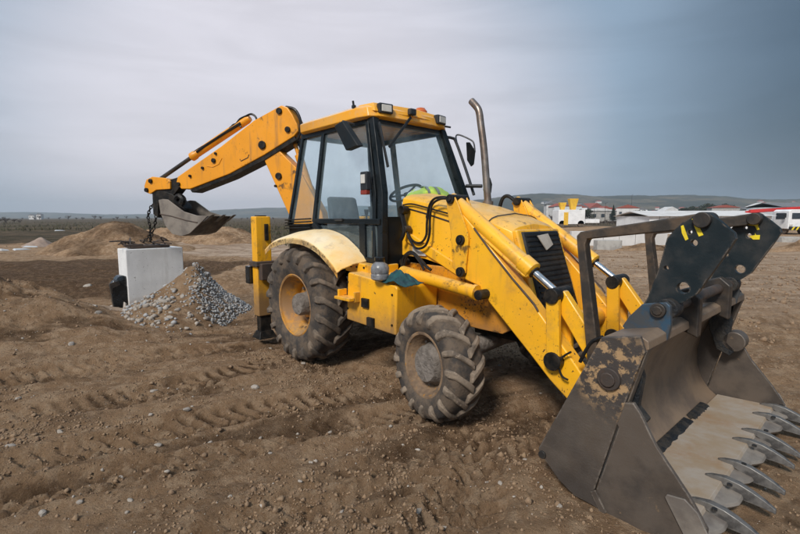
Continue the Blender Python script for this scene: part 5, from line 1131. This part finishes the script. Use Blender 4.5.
for k, (px, pyb, pyt) in enumerate(((-12, 222, 211), (-2, 222, 212), (6, 222, 211.5), (14, 222, 213), (20, 222, 216))): ptree('bare', px, pyb, pyt, 120+6*k, 'leafless dark tree in the clump beyond the left scrub', 'bare trees on the left horizon', k, 1.5)
for k in range(15):
    px = 686+k*9+random.uniform(-3, 3); ptree('bush', px, 214, random.uniform(203, 206.5), 210+random.uniform(-15, 15), 'dark round tree in the row behind the white halls', 'row of dark trees behind the halls', k, 1.3)
for k in range(26):
    px = 575+k*2.9+random.uniform(-1, 1); ptree('bare', px, 222, random.uniform(214.5, 218), 95+random.uniform(-8, 8), 'bare reddish brown shrub in the hedge beyond the site', 'bare shrubs of the hedge', k, 1.3)
for k in range(30):
    px = 25+k*8.6+random.uniform(-3, 3); ptree('bare', px, 218, random.uniform(211.5, 216), 330+random.uniform(-60, 60), 'thin leafless tree on the left horizon before the blue hills', 'bare trees along the left horizon', k, random.uniform(.8, 1.6))
for k in range(20):
    Y = random.uniform(120, 300); ptree(random.choice(['bush', 'bush', 'bare']), random.uniform(545, 810), 217, random.uniform(206, 212) if Y < 200 else random.uniform(208, 213), Y, 'dark tree standing between the town buildings', 'trees among the town buildings', k, random.uniform(.9, 1.4))
for k, (px, Y, h_) in enumerate(((605, 110, 5.0), (631, 180, 10), (594, 100, 3.6))):
    q_ = far(px, 216, Y); e = thing('lamp_pole', 'thin grey pole standing among the far buildings', 'pole', (q_.x, Y, gz(q_.x, Y)), 0, 'poles among the far buildings'); part('pole', MB().tube([(0, 0, 0), (0, 0, h_)], [.06, .04], 8), 'steel_dark', e); part('lamp_arm', MB().tube([(0, 0, h_-.05), (.5, 0, h_+.08)], .03, 6), 'steel_dark', e)
# scrub: dry tufts over the rough ground at the left and far out
def tufts(n, seed):
    g = np.random.default_rng(seed); y = 21*(160/21)**g.random(n*2); x = g.uniform(-1.15, -.12, n*2)*y; k = g.random(n*2) < sstep(-.15, .3, fbm(x*.12, y*.12, 3, 121)); x, y = x[k][:n], y[k][:n]; z = height(x, y); n = len(x)
    s_ = (.08+.26*g.random(n)**2)*(1+y/160); V_ = []; F_ = []
    for i in range(n):
        for b in range(6):
            a_ = g.random()*6.28; l_ = s_[i]*(.5+.7*g.random()); dx, dy = math.cos(a_)*l_*.6, math.sin(a_)*l_*.6; w_ = .16*l_; j = len(V_)
            V_ += [(x[i]-dy*w_/l_, y[i]+dx*w_/l_, z[i]-.03), (x[i]+dy*w_/l_, y[i]-dx*w_/l_, z[i]-.03), (x[i]+dx, y[i]+dy, z[i]+l_)]; F_.append((j, j+1, j+2))
    me = bpy.data.meshes.new('scrub'); me.from_pydata(V_, [], F_); me.update(); o = bpy.data.objects.new('scrub', me); C.objects.link(o); me.materials.append(MATS['dry_grass']); o['kind'] = 'stuff'; o['label'] = 'dry brown tufts of scrub on the rough ground'; o['category'] = 'scrub'
tufts(12000, 5)
# ------------------------------------------------------------------ hazy air
hb = MB().box((0, 1400, 47), (6400, 3400, 114)); ho = bpy.data.objects.new('haze', hb.mesh('haze')); C.objects.link(ho); ho['kind'] = 'stuff'; ho['label'] = 'pale blue-grey haze in the air'; ho['category'] = 'haze'
hm = bpy.data.materials.new('haze'); hm.use_nodes = True; hm.node_tree.nodes.clear(); pv_ = hm.node_tree.nodes.new('ShaderNodeVolumePrincipled'); pv_.inputs['Color'].default_value = (.84, .93, 1, 1); pv_.inputs['Density'].default_value = .00034; pv_.inputs['Anisotropy'].default_value = .2
ho_ = hm.node_tree.nodes.new('ShaderNodeOutputMaterial'); hm.node_tree.links.new(pv_.outputs[0], ho_.inputs['Volume']); ho.data.materials.append(hm)
# ------------------------------------------------------------------ the machine's tree stays thing > part > sub-part
for o in [x for x in V.children_recursive if x.name.split('.')[0] in ('cab_roof', 'grille', 'mirror', 'seat', 'marker_lamp', 'wiper_arm', 'handrail')]: o.parent = V
def depth(o):
    n = 0
    while o.parent is not None and o != V: o = o.parent; n += 1
    return n
for o in list(V.children_recursive):
    if depth(o) > 2:
        a = o.parent
        while depth(a) > 1:
            if a.name.startswith('tooth'): o.location = a.location.copy()
            a = a.parent
        o.parent = a
